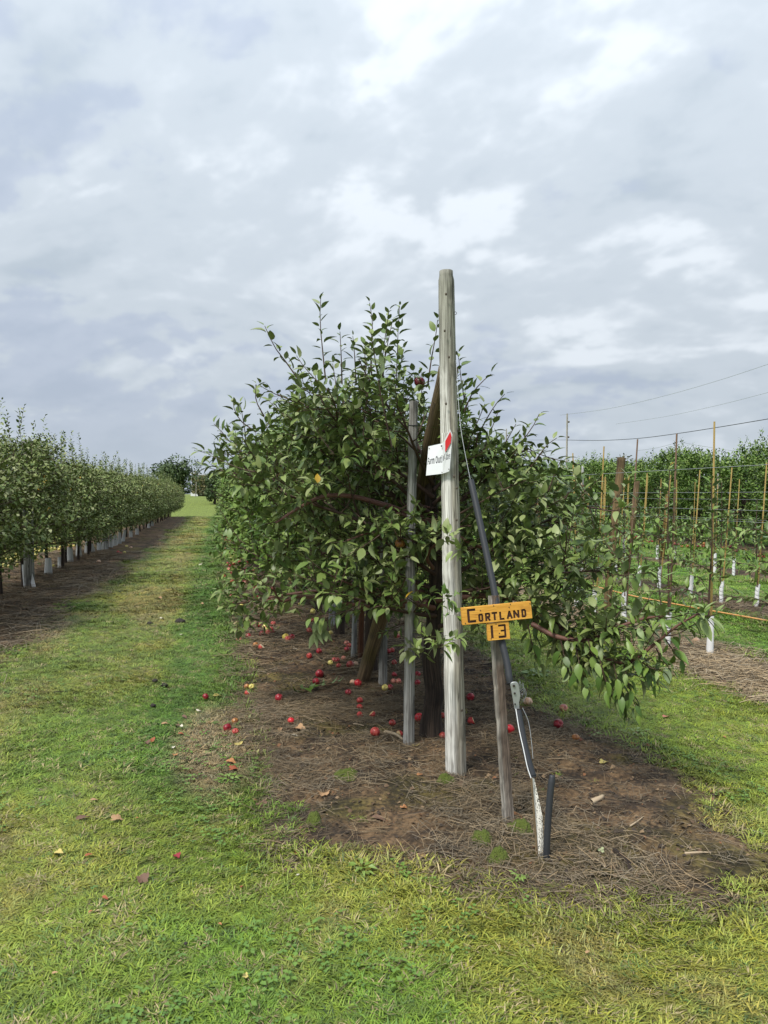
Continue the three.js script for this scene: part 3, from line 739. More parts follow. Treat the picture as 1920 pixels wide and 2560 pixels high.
    twigs.push([[pt(800, 1500, 4.75), p, p.clone().add(V(0.01, -0.1, 0))], 0.004, 0.003]);
  }
  // trunk
  const tp = [[1080, 1873], [1080, 1800], [1086, 1720], [1078, 1640], [1084, 1540], [1092, 1400], [1078, 1250], [1070, 1120]].map(([x, y], i) => pt(x, y, 4.9 + i * 0.012));
  const trunk = part('trunk', limbGeometry(tp, (t) => lerp(0.072, 0.03, Math.pow(t, 0.7)) * (1 + 0.5 * Math.exp(-t * 26)), 0, 14, 60, 0.22), M.bark, tree);
  const shown = limbs.filter((l) => l[3]);
  for (const [pts, a, b, red] of limbs) part('branch', limbGeometry(pts, a, b, 8, 24, 0.12), red ? M.limb : M.twig, tree);
  stuff(part('twigs', tubes(twigs, 4, 5), M.twig, tree));
  // the leaves that show largest are parts of their own
  const ranked = batch.list.map((e, i) => { const w = e.p.clone().add(B), d = project(w)[2]; return { e, i, d: d + (e.pale ? -3 : 0) }; }).sort((a, b) => a.d - b.d);
  const singles = ranked.slice(0, 300), rest = ranked.slice(300).map((q) => q.e);
  for (const { e, i } of singles) {
    const m = batch.single('leaf', e, i, tree);
    if (e.pale) m.userData.label = 'pale turned-over leaf in the hanging cluster';
  }
  stuff(part('foliage', batch.build(rest), M.leaf, tree));
  console.log('main tree leaves', batch.list.length, 'twigs', twigs.length);
}
// the trees behind it: three kinds of crown, then clones along the row
function plantedTree(o, seed, name, label, pos, group, opts = {}) {
  const rnd = mulberry(seed), t = thing(name, label, 'apple tree', pos, group);
  const { batch, limbs, twigs, trunkPts } = growCrown(o, rnd);
  part('trunk', limbGeometry(trunkPts, (q) => lerp(o.trunkR, o.trunkR * 0.35, q), 0, 9, 20, 0.15), M.bark, t);
  const shown = limbs.slice(0, opts.branches ?? 5);
  for (const [pts, a, b] of shown) part('branch', limbGeometry(pts, a, b, 6, 10), M.twig, t);
  stuff(part('twigs', tubes([...limbs.slice(shown.length), ...twigs.filter((_, i) => i % (opts.thin ?? 1) === 0)], 3, 3), M.twig, t));
  let list = batch.list;
  if (opts.singles) {
    const ranked = list.map((e, i) => ({ e, i, d: e.p.clone().add(t.position).distanceTo(camera.position) })).sort((a, b) => a.d - b.d);
    for (const { e, i } of ranked.slice(0, opts.singles)) batch.single('leaf', e, i, t);
    list = ranked.slice(opts.singles).map((q) => q.e);
  }
  if (list.length) stuff(part('foliage', batch.build(list), o.shapes === LEAF_COARSE ? M.leafFar : M.leaf, t));
  return t;
}
const rowCrown = (h, rx) => (p) => { const c = p.x / rx, q = p.z / 1.15; return p.y > 0.52 && p.y < h - 0.5 * Math.pow(Math.abs(c), 2.2) - 0.1 * q * q && c * c * 0.9 + q * q * 0.6 < 1.05; };
{
  const base = { shapes: LEAF_COARSE, trunkH: 1.75, low: 0.62, trunkR: 0.065, nLimb: 19, nSide: 7, nShoot: 5, shoot: 0.27, leaf: 0.085, space: 0.03, rx: 1, rz: 0.8, top: 9, topSpread: 0.9, tone: 0.34 };
  const protos = [];
  const names = ['second apple tree of the row, just behind the leaning brown brace', 'third apple tree of the row, behind the brace and the whitish post', 'fourth apple tree of the middle row, left crown edge over the alley'];
  for (let k = 0; k < 3; k++) {
    const s = S0 + SPACING * (k + 1), h = [2.45, 2.5, 2.4][k];
    protos.push(plantedTree({ ...base, high: h + 0.1, envelope: rowCrown(h, 1.28), shapes: k === 0 ? LEAF_FINE : LEAF_COARSE }, 500 + k, 'apple_tree', names[k], [ROW_X, ground(ROW_X, -s), -s], 'apple trees of the middle row', { singles: k === 0 ? 120 : 0 }));
  }
  for (let k = 3; k < 27; k++) {
    const s = S0 + SPACING * (k + 1), c = copyOf(protos[1 + (k % 2)], 'apple_tree', 'apple tree far along the middle row, its crown edge lining the right of the alley', 'far apple trees of the middle row');
    c.position.set(ROW_X + 0.08 * Math.sin(k * 2.3), ground(ROW_X, -s), -s);
    c.rotation.y = (k % 2) * Math.PI;
    c.scale.set(1, 0.96 + 0.07 * Math.sin(k * 1.7), 1);
  }
}

// ------------------------------------------------------------------ the left row: a hedge of closely set trees with guards
{
  const env = (h, rx) => (p) => { const c = p.x / rx, q = p.z / 0.85; return p.y > 0.38 && p.y < h - 0.35 * c * c && c * c * (lerp(0.85, 1.3, clamp((p.y - 1) / 1.6, 0, 1)) + 0.9 * smooth(1.0, 0.4, p.y)) + q * q * 0.7 < 1.05; };
  const protos = [];
  const base = { shapes: LEAF_COARSE, trunkH: 2.0, low: 0.55, trunkR: 0.035, nLimb: 20, nSide: 7.5, nShoot: 5, shoot: 0.22, leaf: 0.068, space: 0.027, rx: 1, rz: 0.8, top: 5, topSpread: 0.55, tone: 0.4, mul: [1.2, 0.98, 1.5] };
  let n = 0;
  for (let s = 9.4; s < 56; s += 1.1, n++) {
    const label = n < 3 ? `${['leftmost', 'next', 'third'][n]} apple tree of the left hedge row, where the hedge leaves the frame` : n < 14 ? `${ORD[n]} apple tree along the left hedge row, counted from the frame edge` : 'apple tree merged into the far stretch of the left hedge row';
    const x = -3.25 + 0.08 * Math.sin(n * 2.1), group = n < 14 ? 'apple trees of the left hedge row' : 'far apple trees of the left hedge row';
    let t;
    if (n < 4) protos.push(t = plantedTree({ ...base, high: [2.6, 2.5, 2.7, 2.5][n], top: [8, 6, 10, 11][n], envelope: env([2.28, 2.25, 2.32, 2.2][n], 1.05) }, 700 + n, 'apple_tree', label, [0, 0, 0], group, { thin: 2 }));
    else t = copyOf(protos[(n * 7 + (n >> 2)) % 4], 'apple_tree', label, group);
    t.position.set(x, ground(x, -s), -s);
    t.rotation.y = (n * 13 % 2) * Math.PI;
    t.scale.y = n === 3 || n === 4 ? 1.1 : n < 2 ? 0.93 : 0.96 + 0.06 * Math.sin(n * 1.9);
  }
}
// ------------------------------------------------------------------ poles, brace, signs at the head of the row
function tint(g, f) {                                                        // wear and stain as vertex colours; f(height above the foot 0..1, angle)
  const p = g.attributes.position, c = new Float32Array(p.count * 3);
  g.computeBoundingBox();
  const { min, max } = g.boundingBox;
  for (let i = 0; i < p.count; i++) c.set(f((p.getY(i) - min.y) / (max.y - min.y), p.getX(i), p.getY(i), p.getZ(i)), i * 3);
  g.setAttribute('color', new THREE.BufferAttribute(c, 3));
  return g;
}
function post(name, label, category, pts, r0, r1, material, wear, o = {}) {   // a round wooden post through the given points, foot first
  const base = pts[0].clone(), t = thing(name, label, category, base, o.group);
  const local = pts.map((p) => p.clone().sub(base));
  local[0].addScaledVector(local[1].clone().sub(local[0]).normalize(), -0.12);
  const g = limbGeometry(local, typeof r0 === 'function' ? r0 : (q) => lerp(r0, r1, q), 0, o.sides ?? 18, o.seg ?? 40, o.rough ?? 0.05);
  part('shaft', tint(g, wear), material, t);
  return t;
}
const stain = (f, x, y, z, seed) => 0.82 + 0.36 * fbm(x * 14 + 4 + seed, y * 5, 3, 91) - 0.55 * smooth(0.07, 0.0, f + 0.05 * (fbm(x * 30, z * 30, 2, 5) - 0.5));
{
  const foot = settle(1140, 1950), top = at(1115, 678, 4.3), mid = at(1127, 1300, 4.28);
  const pole = post('wooden_pole', 'tall weathered grey wooden pole standing at the head of the row', 'pole', [foot, mid, top], (t) => lerp(0.058, 0.044, t) + (t > 0.985 ? -0.006 : 0), 0, M.greyPole, (f, x, y, z) => {
    const m = stain(f, x, y, z, 0), moss = smooth(0.72, 0.98, f + 0.22 * (fbm(x * 22, y * 5, 3, 17) - 0.4)), rel = x * Math.cos(YAW) + z * Math.sin(YAW) + 0.056 * f, side = smooth(-0.002, 0.016, rel + 0.03 * (fbm(y * 4, rel * 20, 3, 19) - 0.5));
    let c = [m, m * 0.995, m * 0.97];
    c = mix3(c, [0.56 * m, 0.51 * m, 0.41 * m], side * 0.85);                // the silvered face and the browner one
    c = mix3(c, [0.42 * m, 0.42 * m, 0.36 * m], moss * 0.85);
    const top = f - 0.935;                                                   // a lichen streak under the top knot
    return mix3(c, [0.42 * m, 0.36 * m, 0.1 * m], (z * Math.cos(YAW) - x * Math.sin(YAW) > 0 && Math.abs(rel) < 0.012 && top < 0 && top > -0.07 ? 0.75 + top * 8 : 0));
  }, { sides: 28, seg: 110, rough: 0.05 });
  const B = pole.position;
  const axis = (y) => at(1140 + (1115 - 1140) * (1950 - y) / 1272, y, 4.28 - 0.052);
  for (const [dx, y] of [[-2, 736], [3, 893], [-8, 828], [-8, 1010], [10, 1191], [16, 1220], [20, 1395], [-6, 1745], [18, 1775], [-3, 1845], [10, 1650], [14, 1300]]) {
    const p = axis(y), q = p.clone().add(V(dx * 0.0021, 0, dx * dx * 0.00004 + 0.004)).sub(B);
    const g = new THREE.SphereGeometry(0.0065, 8, 6); g.scale(1, 1.2, 0.6); g.translate(q.x, q.y, q.z);
    part('knot', g, M.knot, pole);
  }
  for (const [x, y] of [[1138, 783], [1140, 885], [1142, 950], [1147, 1115], [1148, 1075]]) {      // staples on the right edge
    const p = at(x, y, 4.27).sub(B), g = new THREE.TorusGeometry(0.008, 0.0016, 5, 8, Math.PI * 1.4); g.rotateZ(0.6 + y); g.translate(p.x, p.y, p.z);
    part('staple', g, M.nail, pole);
  }
  const f2 = settle(1022, 1878), post2 = post('wooden_post', 'thin cracked grey post left of the tall pole, a black tie near its top', 'post', [f2, at(1026, 1450, 4.74), at(1034, 1003, 4.76)], 0.034, 0.026, M.greyPole, (f, x, y, z) => { const m = 0.58 * stain(f, x, y, z, 3) * (1 - 0.4 * smooth(0.85, 1, f)); return [m, m * 0.99, m * 0.97]; }, { rough: 0.14 });
  { const p = at(1033, 1063, 4.757).sub(post2.position), g = new THREE.TorusGeometry(0.0285, 0.003, 6, 20); g.rotateX(Math.PI / 2 + 0.12); g.translate(p.x, p.y, p.z); part('tie', g, M.tube, post2); }

  post('wooden_brace', 'brown brace pole slanting from the ground up to the tall pole', 'brace', [settle(907, 1713), at(966, 1500, 6.0), at(1026, 1330, 5.45), at(1064, 1200, 5.0), at(1080, 1110, 4.8), at(1122, 922, 4.42)], 0.058, 0.058, M.brownPole, (f, x, y, z) => { const m = 0.72 * stain(f, x, y, z, 7); return mix3([m, m, m], [m * 0.75, m * 0.8, m * 0.5], smooth(0.45, 0.7, fbm(x * 9, y * 4, 3, 27))); }, { rough: 0.05 });
  post('wooden_post', 'straight grey post directly behind the foot of the leaning brace', 'post', [settle(957, 1722), at(958, 1560, 6.28), at(960, 1250, 6.3)], 0.037, 0.03, M.greyPole, (f, x, y, z) => { const m = 0.42 * stain(f, x, y, z, 9); return [m, m, m * 0.98]; });
  post('wooden_post', 'slim whitish post left of the brace under the crown', 'post', [settle(884, 1647), at(887, 1540, 7.5), at(890, 1350, 7.5)], 0.027, 0.022, M.greyPole, (f, x, y, z) => { const m = 0.5 * stain(f, x, y, z, 12); return [m * 0.96, m, m]; });
  post('wooden_post', 'reddish brown post close beside the slim whitish one', 'post', [settle(901, 1648), at(904, 1540, 7.4), at(908, 1350, 7.4)], 0.028, 0.024, M.brownPole, (f, x, y, z) => { const m = 0.5 * stain(f, x, y, z, 14); return [m, m * 0.55, m * 0.42]; });
  post('wooden_post', 'short pale grey post further back, left of the whitish one', 'post', [settle(831, 1570), at(832, 1500, 9.6), at(834, 1350, 9.6)], 0.05, 0.045, M.greyPole, (f, x, y, z) => { const m = 0.4 * stain(f, x, y, z, 16); return [m, m, m]; });

  // the bent white sign with its red arrow
  const sign = thing('farm_sign', 'white bent metal sign lettered Farm Outlet Store, red arrow, on the tall pole', 'sign', at(1107, 1180, 4.235));
  const canvas = (w, h, draw) => { const c = document.createElement('canvas'); c.width = w; c.height = h; const x = c.getContext('2d'); draw(x, w, h); const t = new THREE.CanvasTexture(c); t.colorSpace = THREE.SRGBColorSpace; t.magFilter = THREE.LinearFilter; return t; };
  const panel = (name, corners, map, thick = 0.0012) => {                    // corners: image points with depth, anticlockwise from bottom left, with uv
    const P = corners.map((c) => at(c[0], c[1], c[2]).sub(sign.position)), n = V(0, 0, 0).crossVectors(P[1].clone().sub(P[0]), P[2].clone().sub(P[0])).normalize();
    const pos = [], uv = [], idx = [], N = P.length;
    for (const k of [0, 1]) P.forEach((p, i) => { const q = p.clone().addScaledVector(n, -k * thick); pos.push(q.x, q.y, q.z); uv.push(k ? 0.02 : corners[i][3], k ? 0.02 : corners[i][4]); });
    for (let i = 1; i + 1 < N; i++) { idx.push(0, i, i + 1, N, N + i + 1, N + i); }
    for (let i = 0; i < N; i++) { const j = (i + 1) % N; idx.push(i, N + i, j, j, N + i, N + j); }
    const g0 = new THREE.BufferGeometry();
    g0.setAttribute('position', new THREE.Float32BufferAttribute(pos, 3)); g0.setAttribute('uv', new THREE.Float32BufferAttribute(uv, 2)); g0.setIndex(idx);
    const g = g0.toNonIndexed(); g.computeVertexNormals();
    return part(name, g, std({ map, roughness: 0.42 }), sign);
  };
  const smudge = (x, w, h, seed) => { const r = mulberry(seed); for (let i = 0; i < 260; i++) { x.fillStyle = `rgba(120,120,110,${0.02 + 0.05 * r()})`; x.fillRect(r() * w, r() * h, 1 + r() * 30, 1 + r() * 4); } };
  const left = canvas(512, 900, (x, w, h) => {
    x.fillStyle = '#eef1f6'; x.fillRect(0, 0, w, h); smudge(x, w, h, 3);
    x.fillStyle = '#14161a'; x.textBaseline = 'alphabetic'; x.save(); x.translate(14, 570); x.scale(0.8, 2.3); x.font = 'bold 128px sans-serif';
    const full = x.measureText('Farm Outl').width; x.scale(610 / full, 1); x.fillText('Farm Outl', 0, 0); x.restore();
  });
  const right = canvas(256, 900, (x, w, h) => {
    x.fillStyle = '#d9dcde'; x.fillRect(0, 0, w, h); smudge(x, w, h, 5);
    x.fillStyle = '#30343a'; x.save(); x.translate(2, 590); x.scale(0.5, 2.0); x.font = 'bold 110px sans-serif'; const full = x.measureText('et Store').width; x.scale(460 / full, 1); x.fillText('et Store', 0, 0); x.restore();
  });
  panel('sign_panel', [[1065, 1189, 4.27, 0, 0], [1107, 1184, 4.222, 1, 0], [1107, 1108, 4.222, 1, 1], [1071, 1116, 4.27, 0, 1]], left);
  panel('sign_panel', [[1107, 1184, 4.221, 0, 0], [1124, 1178, 4.2, 1, 0], [1131, 1086, 4.2, 1, 1], [1125, 1073, 4.2, 0.78, 1], [1111, 1100, 4.216, 0.15, 0.9], [1107, 1108, 4.221, 0, 0.88]], right);
  const red = [[1113, 1130, 4.209], [1117, 1124, 4.203], [1127, 1106, 4.196], [1128.5, 1090, 4.196], [1125.5, 1079, 4.196], [1113, 1103, 4.209]];
  { const P = red.map((c) => at(...c).sub(sign.position)), pos = [], idx = []; P.forEach((p) => pos.push(p.x, p.y, p.z)); for (let i = 1; i + 1 < P.length; i++) idx.push(0, i, i + 1); const g = new THREE.BufferGeometry(); g.setAttribute('position', new THREE.Float32BufferAttribute(pos, 3)); g.setIndex(idx); g.computeVertexNormals(); part('arrow', g, std({ color: new THREE.Color(0.62, 0.02, 0.025), roughness: 0.4, side: THREE.DoubleSide }), sign); }
  for (const [x, y, d] of [[1104, 1115, 4.216], [1073, 1121, 4.262], [1105, 1181, 4.218], [1122, 1173, 4.197]]) { const p = at(x, y, d).sub(sign.position), g = new THREE.SphereGeometry(x === 1104 ? 0.005 : 0.003, 8, 6); g.scale(1, 1, 0.5); g.translate(p.x, p.y, p.z); part('nail', g, M.nail, sign); }

  // the stake with two routed boards
  const sf = settle(1271, 2075), d0 = project(sf)[2], st = thing('sign_stake', 'rough brown wooden stake carrying the two yellow name boards', 'stake', sf);
  const head = at(1233.5, 1489, d0 + 0.06).sub(sf), q = new THREE.Quaternion().setFromUnitVectors(UP, head.clone().normalize()).multiply(new THREE.Quaternion().setFromAxisAngle(UP, -YAW + 0.42));
  {
    const g = new THREE.BoxGeometry(0.05, head.length() + 0.12, 0.026, 4, 60, 2), p = g.attributes.position, col = [];
    for (let i = 0; i < p.count; i++) {
      const f = (p.getY(i) / (head.length() + 0.12)) + 0.5, n = fbm(p.getX(i) * 70 + 3, p.getY(i) * 26, 3, 61) - 0.5;
      p.setXYZ(i, p.getX(i) * lerp(1, 0.98, f) + n * 0.005, p.getY(i), p.getZ(i) + n * 0.006);
      const silver = smooth(0.4, 0.1, f) * 0.6 + smooth(0.6, 0.75, fbm(p.getY(i) * 6, 2, 2, 67)) * 0.5, lf = p.getX(i) < -0.022 ? 1 : 0;
      col.push(...mix3([0.27, 0.2, 0.16], [0.66, 0.62, 0.57], clamp(silver * 0.7 + lf * 0.8, 0, 1)).map((v) => v * (0.8 + n)));
    }
    g.computeVertexNormals(); g.setAttribute('color', new THREE.Float32BufferAttribute(col, 3)); g.translate(0, (head.length() - 0.12) / 2, 0); g.applyQuaternion(q);
    const uvs = g.attributes.uv; for (let i = 0; i < uvs.count; i++) uvs.setXY(i, uvs.getX(i) * 0.12, uvs.getY(i) * 1.2);
    part('stake_shaft', g, M.greyPole, st);
  }
  const U = 0.00032, ev = new Evaluator();
  ev.useGroups = true; ev.attributes = ['position', 'normal', 'uv'];
  function routed(w, h, thick, strokes) {                                     // a board with the strokes cut 4 mm deep
    const shape = new THREE.Shape(), a = w / 2, b = h / 2, r = 0.003;
    shape.moveTo(-a + r, -b); shape.lineTo(a - r, -b + 0.001); shape.quadraticCurveTo(a, -b, a, -b + r); shape.lineTo(a - 0.001, b - r); shape.quadraticCurveTo(a, b, a - r, b); shape.lineTo(-a + r, b - 0.001); shape.quadraticCurveTo(-a, b, -a, b - r); shape.lineTo(-a, -b + r); shape.quadraticCurveTo(-a, -b, -a + r, -b);
    const g = new THREE.ExtrudeGeometry(shape, { depth: thick - 0.003, bevelEnabled: true, bevelSize: 0.0015, bevelThickness: 0.0015, bevelSegments: 2, curveSegments: 4 });
    g.clearGroups();
    const uv = g.attributes.uv, p = g.attributes.position; for (let i = 0; i < uv.count; i++) uv.setXY(i, 0.12 + p.getY(i) * 3 + p.getZ(i), p.getX(i) * 2.4);
    let out = new Brush(g, M.yellowWood); out.updateMatrixWorld();
    for (const [x1, y1, x2, y2, sw] of strokes) {
      const L = Math.hypot(x2 - x1, y2 - y1) + sw * 0.55, bg = new THREE.BoxGeometry(L * U, sw * U, 0.0092); bg.clearGroups();
      bg.rotateZ(Math.atan2(y2 - y1, x2 - x1)); bg.translate((x1 + x2) / 2 * U, (y1 + y2) / 2 * U, thick - 0.0015);
      const c = new Brush(bg, M.groove); c.updateMatrixWorld();
      out = ev.evaluate(out, c, SUBTRACTION); out.updateMatrixWorld();
    }
    return out;
  }
  const T = 29, K = 35;
  const at2 = (cx, cy, w, h, list, sw = T) => list.map(([a, b, c, d]) => [cx + a * w / 2, cy + b * h / 2, cx + c * w / 2, cy + d * h / 2, sw]);
  const letters = [
    ...at2(-376, -2, 98, 168, [[-1, -1, -1, 1], [-1, 1, 1, 1], [-1, -1, 1, -1]], K),
    ...at2(-244, -44, 44, 92, [[-1, -0.85, -1, 0.85], [1, -0.85, 1, 0.85], [-0.8, 1, 0.8, 1], [-0.8, -1, 0.8, -1]]),
    ...at2(-141, -44, 50, 98, [[-1, -1, -1, 1], [-1, 1, 0.9, 1], [1, 0.9, 1, 0.1], [-1, 0, 0.9, 0], [-0.2, 0, 1.1, -1]]),
    ...at2(-38, -42, 66, 98, [[-1, 1, 1, 1], [0, 1, 0, -1]]),
    ...at2(70, -42, 50, 98, [[-0.9, 1, -0.9, -1], [-0.9, -1, 1.1, -1]]),
    ...at2(186, -42, 62, 100, [[-1, -1, 0, 1], [1, -1, 0, 1], [-0.5, -0.3, 0.5, -0.3]]),
    ...at2(288, -40, 64, 98, [[-1, -1, -1, 1], [1, -1, 1, 1], [-1, 1, 1, -1]]),
    ...at2(402, -38, 44, 94, [[-1, -1, -1, 1], [-1, 1, 0.7, 1], [-1, -1, 0.7, -1], [1, -0.8, 1, 0.8]]),
  ];
  const board = (name, label, px, py, d, tilt, geo) => {
    geo.name = numbered(name); geo.castShadow = geo.receiveShadow = true;
    const o = geo; o.position.copy(at(px, py, d)); o.quaternion.setFromEuler(new THREE.Euler(-0.06, -YAW + 0.1, tilt, 'YXZ'));
    return tag(o, label, 'sign');
  };
  const dB = d0 + 0.02 - 0.045;
  const b1 = board('name_board', 'yellow stained wooden board with the routed name Cortland', 1240, 1532, dB, 0.078, routed(0.333, 0.079, 0.019, letters));
  scene.add(b1);
  const digits = [[-98, -84, -98, 84, 36], [8, 82, 98, 82, 30], [98, 82, 98, 8, 30], [40, 4, 98, 4, 26], [98, 4, 98, -80, 30], [6, -84, 98, -84, 34]];
  const b2 = board('number_board', 'small yellow wooden board with the routed number 13, below the name board', 1244, 1577, dB + 0.005, 0.07, routed(0.104, 0.079, 0.02, digits));
  scene.add(b2);
  for (const [b, pts] of [[b1, [[-241, 62], [188, 70], [-40, 112], [210, 118], [-480, -104], [505, 92]]], [b2, [[-30, 108], [10, -30], [-120, -100]]]]) for (const [x, y] of pts) { const g = new THREE.SphereGeometry(0.0026, 8, 6); g.scale(1, 1, 0.5); g.translate(x * U, Math.min(y * U, 0.036), 0.0192); part('nail', g, M.nail, b); }

  // guy wire in black pipe, anchor iron, split stake and the loose end of pipe
  const depth = (y) => 1 / lerp(0.2353, 0.302, (y - 800) / 1364);
  const g3 = (pts) => pts.map(([x, y]) => at(x, y, depth(y)));
  const guy = solo('guy_wire', limbGeometry(g3([[1140, 900], [1152, 1070], [1166, 1150], [1176, 1200], [1207, 1340], [1240, 1500], [1262, 1640], [1288, 1730]]), 0.0014, 0.0014, 5, 30), M.wire, 'thin steel guy wire running from the tall pole down into the black pipe', 'wire');
  const pipe = (pts, r) => { const c = new THREE.CatmullRomCurve3(pts); const g = limbGeometry(pts, r, r, 14, 30); return g; };
  const pw = thing('pipe_sleeve', 'long slanting black plastic pipe sleeve around the guy wire, behind the name board', 'pipe', at(1240, 1500, depth(1500)));
  part('pipe_wall', pipe(g3([[1177, 1202], [1192, 1270], [1209, 1350], [1226, 1430], [1238, 1490], [1254, 1600], [1268, 1660], [1275, 1708]]).map((p) => p.sub(pw.position)), 0.0165), M.tube, pw);
  const ring = (x, y, tx, ty, parent, r) => { const p = at(x, y, depth(y)), d = at(tx, ty, depth(ty)).sub(p).normalize(), g = new THREE.TorusGeometry(r - 0.002, 0.0026, 6, 16); g.applyQuaternion(new THREE.Quaternion().setFromUnitVectors(V(0, 0, 1), d)); p.sub(parent.position); g.translate(p.x, p.y, p.z); part('pipe_rim', g, M.tube, parent); };
  ring(1177, 1202, 1192, 1270, pw, 0.0165); ring(1275, 1708, 1268, 1660, pw, 0.0165);
  const low = thing('pipe_sleeve', 'lower black pipe sleeve with a long split, above the white anchor stake', 'pipe', at(1312, 1860, depth(1860)));
  part('pipe_wall', pipe(g3([[1295, 1775], [1303, 1820], [1313, 1870], [1323, 1910], [1333, 1942]]).map((p) => p.sub(low.position)), 0.0155), M.tube, low);
  { const a = g3([[1288, 1770], [1296, 1820], [1307, 1870], [1318, 1920], [1328, 1948]]).map((p) => p.sub(low.position).add(V(-0.002, 0, 0.013))); part('split_edge', limbGeometry(a, 0.0022, 0.0022, 5, 14), M.plasticWhite, low); }
  ring(1333, 1942, 1323, 1910, low, 0.0155);
  const iron = thing('anchor_iron', 'galvanised anchor bracket with two bolts joining the pipe sleeves', 'bracket', at(1288, 1740, depth(1740)));
  {
    const s = new THREE.Shape(); s.moveTo(-0.016, 0.05); s.quadraticCurveTo(-0.018, 0.066, 0, 0.066); s.quadraticCurveTo(0.018, 0.066, 0.019, 0.048); s.lineTo(0.022, 0.0); s.lineTo(0.013, -0.03); s.lineTo(0.012, -0.058); s.lineTo(-0.008, -0.058); s.lineTo(-0.011, -0.02); s.lineTo(-0.016, 0.05);
    const g = new THREE.ExtrudeGeometry(s, { depth: 0.006, bevelEnabled: true, bevelSize: 0.0015, bevelThickness: 0.0015, bevelSegments: 1 }); g.rotateZ(0.1); g.rotateY(-YAW);
    part('plate', g, M.steel, iron);
    for (const [x, y, r] of [[-0.008, 0.05, 0.006], [-0.004, 0.015, 0.005], [-0.002, -0.035, 0.004]]) { const b = new THREE.CylinderGeometry(r, r, 0.006, 6); b.rotateX(Math.PI / 2); b.translate(x, y, 0.011); b.rotateY(-YAW); part('bolt', b, M.nail, iron); }
    const r = mulberry(31);
    for (let k = 0; k < 9; k++) { const a = V(0.01 + r() * 0.02, 0.06 - r() * 0.05, 0.0), pts = [a, a.clone().add(V(0.015 * r(), 0.012 + 0.02 * r(), 0.01)), a.clone().add(V(0.03 * r(), -0.02 * r(), 0.012)), a.clone().add(V(0.02 * (r() - 0.3), -0.05 * r(), 0.008))]; part('wire_end', limbGeometry(pts, 0.0013, 0.0013, 4, 8), k % 3 ? M.wire : M.darkWire, iron); }
    const w = g3([[1298, 1768], [1312, 1800], [1320, 1850], [1324, 1895]]).map((p) => p.sub(iron.position).add(V(0.012, 0, 0.01))); part('wire_end', limbGeometry(w, 0.0013, 0.0013, 4, 12), M.wire, iron);
  }
  const wf = settle(1352, 2162), dw = project(wf)[2], ws = thing('anchor_stake', 'narrow stake with one white painted face, black speckled, beside the short pipe', 'stake', wf);
  {
    const topP = at(1330, 1944, dw - 0.0 + 0.03).sub(wf), foot2 = V(0, -0.05, 0), a = [at(1344, 2162, dw + 0.006).sub(wf), at(1360, 2163, dw + 0.02).sub(wf)];
    const tri = (p, r) => { const g = new THREE.BufferGeometry(); g.setAttribute('position', new THREE.Float32BufferAttribute(p.flatMap((v) => v.toArray()), 3)); g.setAttribute('uv', new THREE.Float32BufferAttribute(r.flat(), 2)); const idx = []; for (let i = 1; i + 1 < p.length; i++) idx.push(0, i, i + 1); g.setIndex(idx); const n = g.toNonIndexed(); n.computeVertexNormals(); return n; };
    const e = (x, y, d) => at(x, y, d).sub(wf);
    const tl = e(1326, 1946, dw + 0.035), tm = e(1331, 1944, dw + 0.02), tr = e(1336, 1947, dw + 0.035), bl = e(1343, 2168, dw + 0.01), bm = e(1348.5, 2170, dw - 0.008), br = e(1362, 2168, dw + 0.008), bb = e(1352, 2162, dw + 0.035), mr = e(1356, 2040, dw + 0.02);
    const spots = dataTexture(256, (u, v) => { const n = fbm(u * 26, v * 60, 3, 811), edge = smooth(0.5, 1, u); return mix3([0.93, 0.92, 0.88], [0.12, 0.11, 0.08], smooth(0.66 - 0.12 * edge, 0.72 - 0.1 * edge, n) * 0.9); }, true);
    part('white_face', tri([bm, br, mr, tr, tm], [[0, 0], [1, 0], [1, 0.55], [1, 1], [0.2, 1]]), std({ map: spots, roughness: 0.6, side: THREE.DoubleSide }), ws);
    part('bare_face', tri([bl, bm, tm, tl], [[0, 0], [0.1, 0], [0.1, 0.8], [0, 0.8]]), std({ map: M.brownPole.map, roughness: 0.9, side: THREE.DoubleSide }), ws);
    part('back_face', mergeGeometries([tri([br, bb, tl, tr], [[0, 0], [0.1, 0], [0.1, 0.8], [0, 0.8]]), tri([br, tr, mr], [[0, 0], [0.1, 0], [0.1, 0.8]]), tri([bb, bl, tl], [[0, 0], [0.1, 0], [0, 0.8]]), tri([tl, tm, tr], [[0, 0], [0.1, 0], [0.1, 0.1]])]), std({ map: M.brownPole.map, roughness: 0.9, side: THREE.DoubleSide }), ws);
  }
  const pf = settle(1366, 2166), dp = project(pf)[2], sp = thing('pipe_end', 'short free-standing black pipe stuck in the soil beside the white stake', 'pipe', pf);
  part('pipe_wall', limbGeometry([V(0, -0.06, 0), at(1367, 2110, dp).sub(pf), at(1371, 2040, dp + 0.01).sub(pf), at(1376, 1980, dp + 0.02).sub(pf), at(1381, 1938, dp + 0.03).sub(pf)], (t) => (t > 0.97 ? 0.012 : 0.0145), 0, 16, 40), M.tube, sp);
}

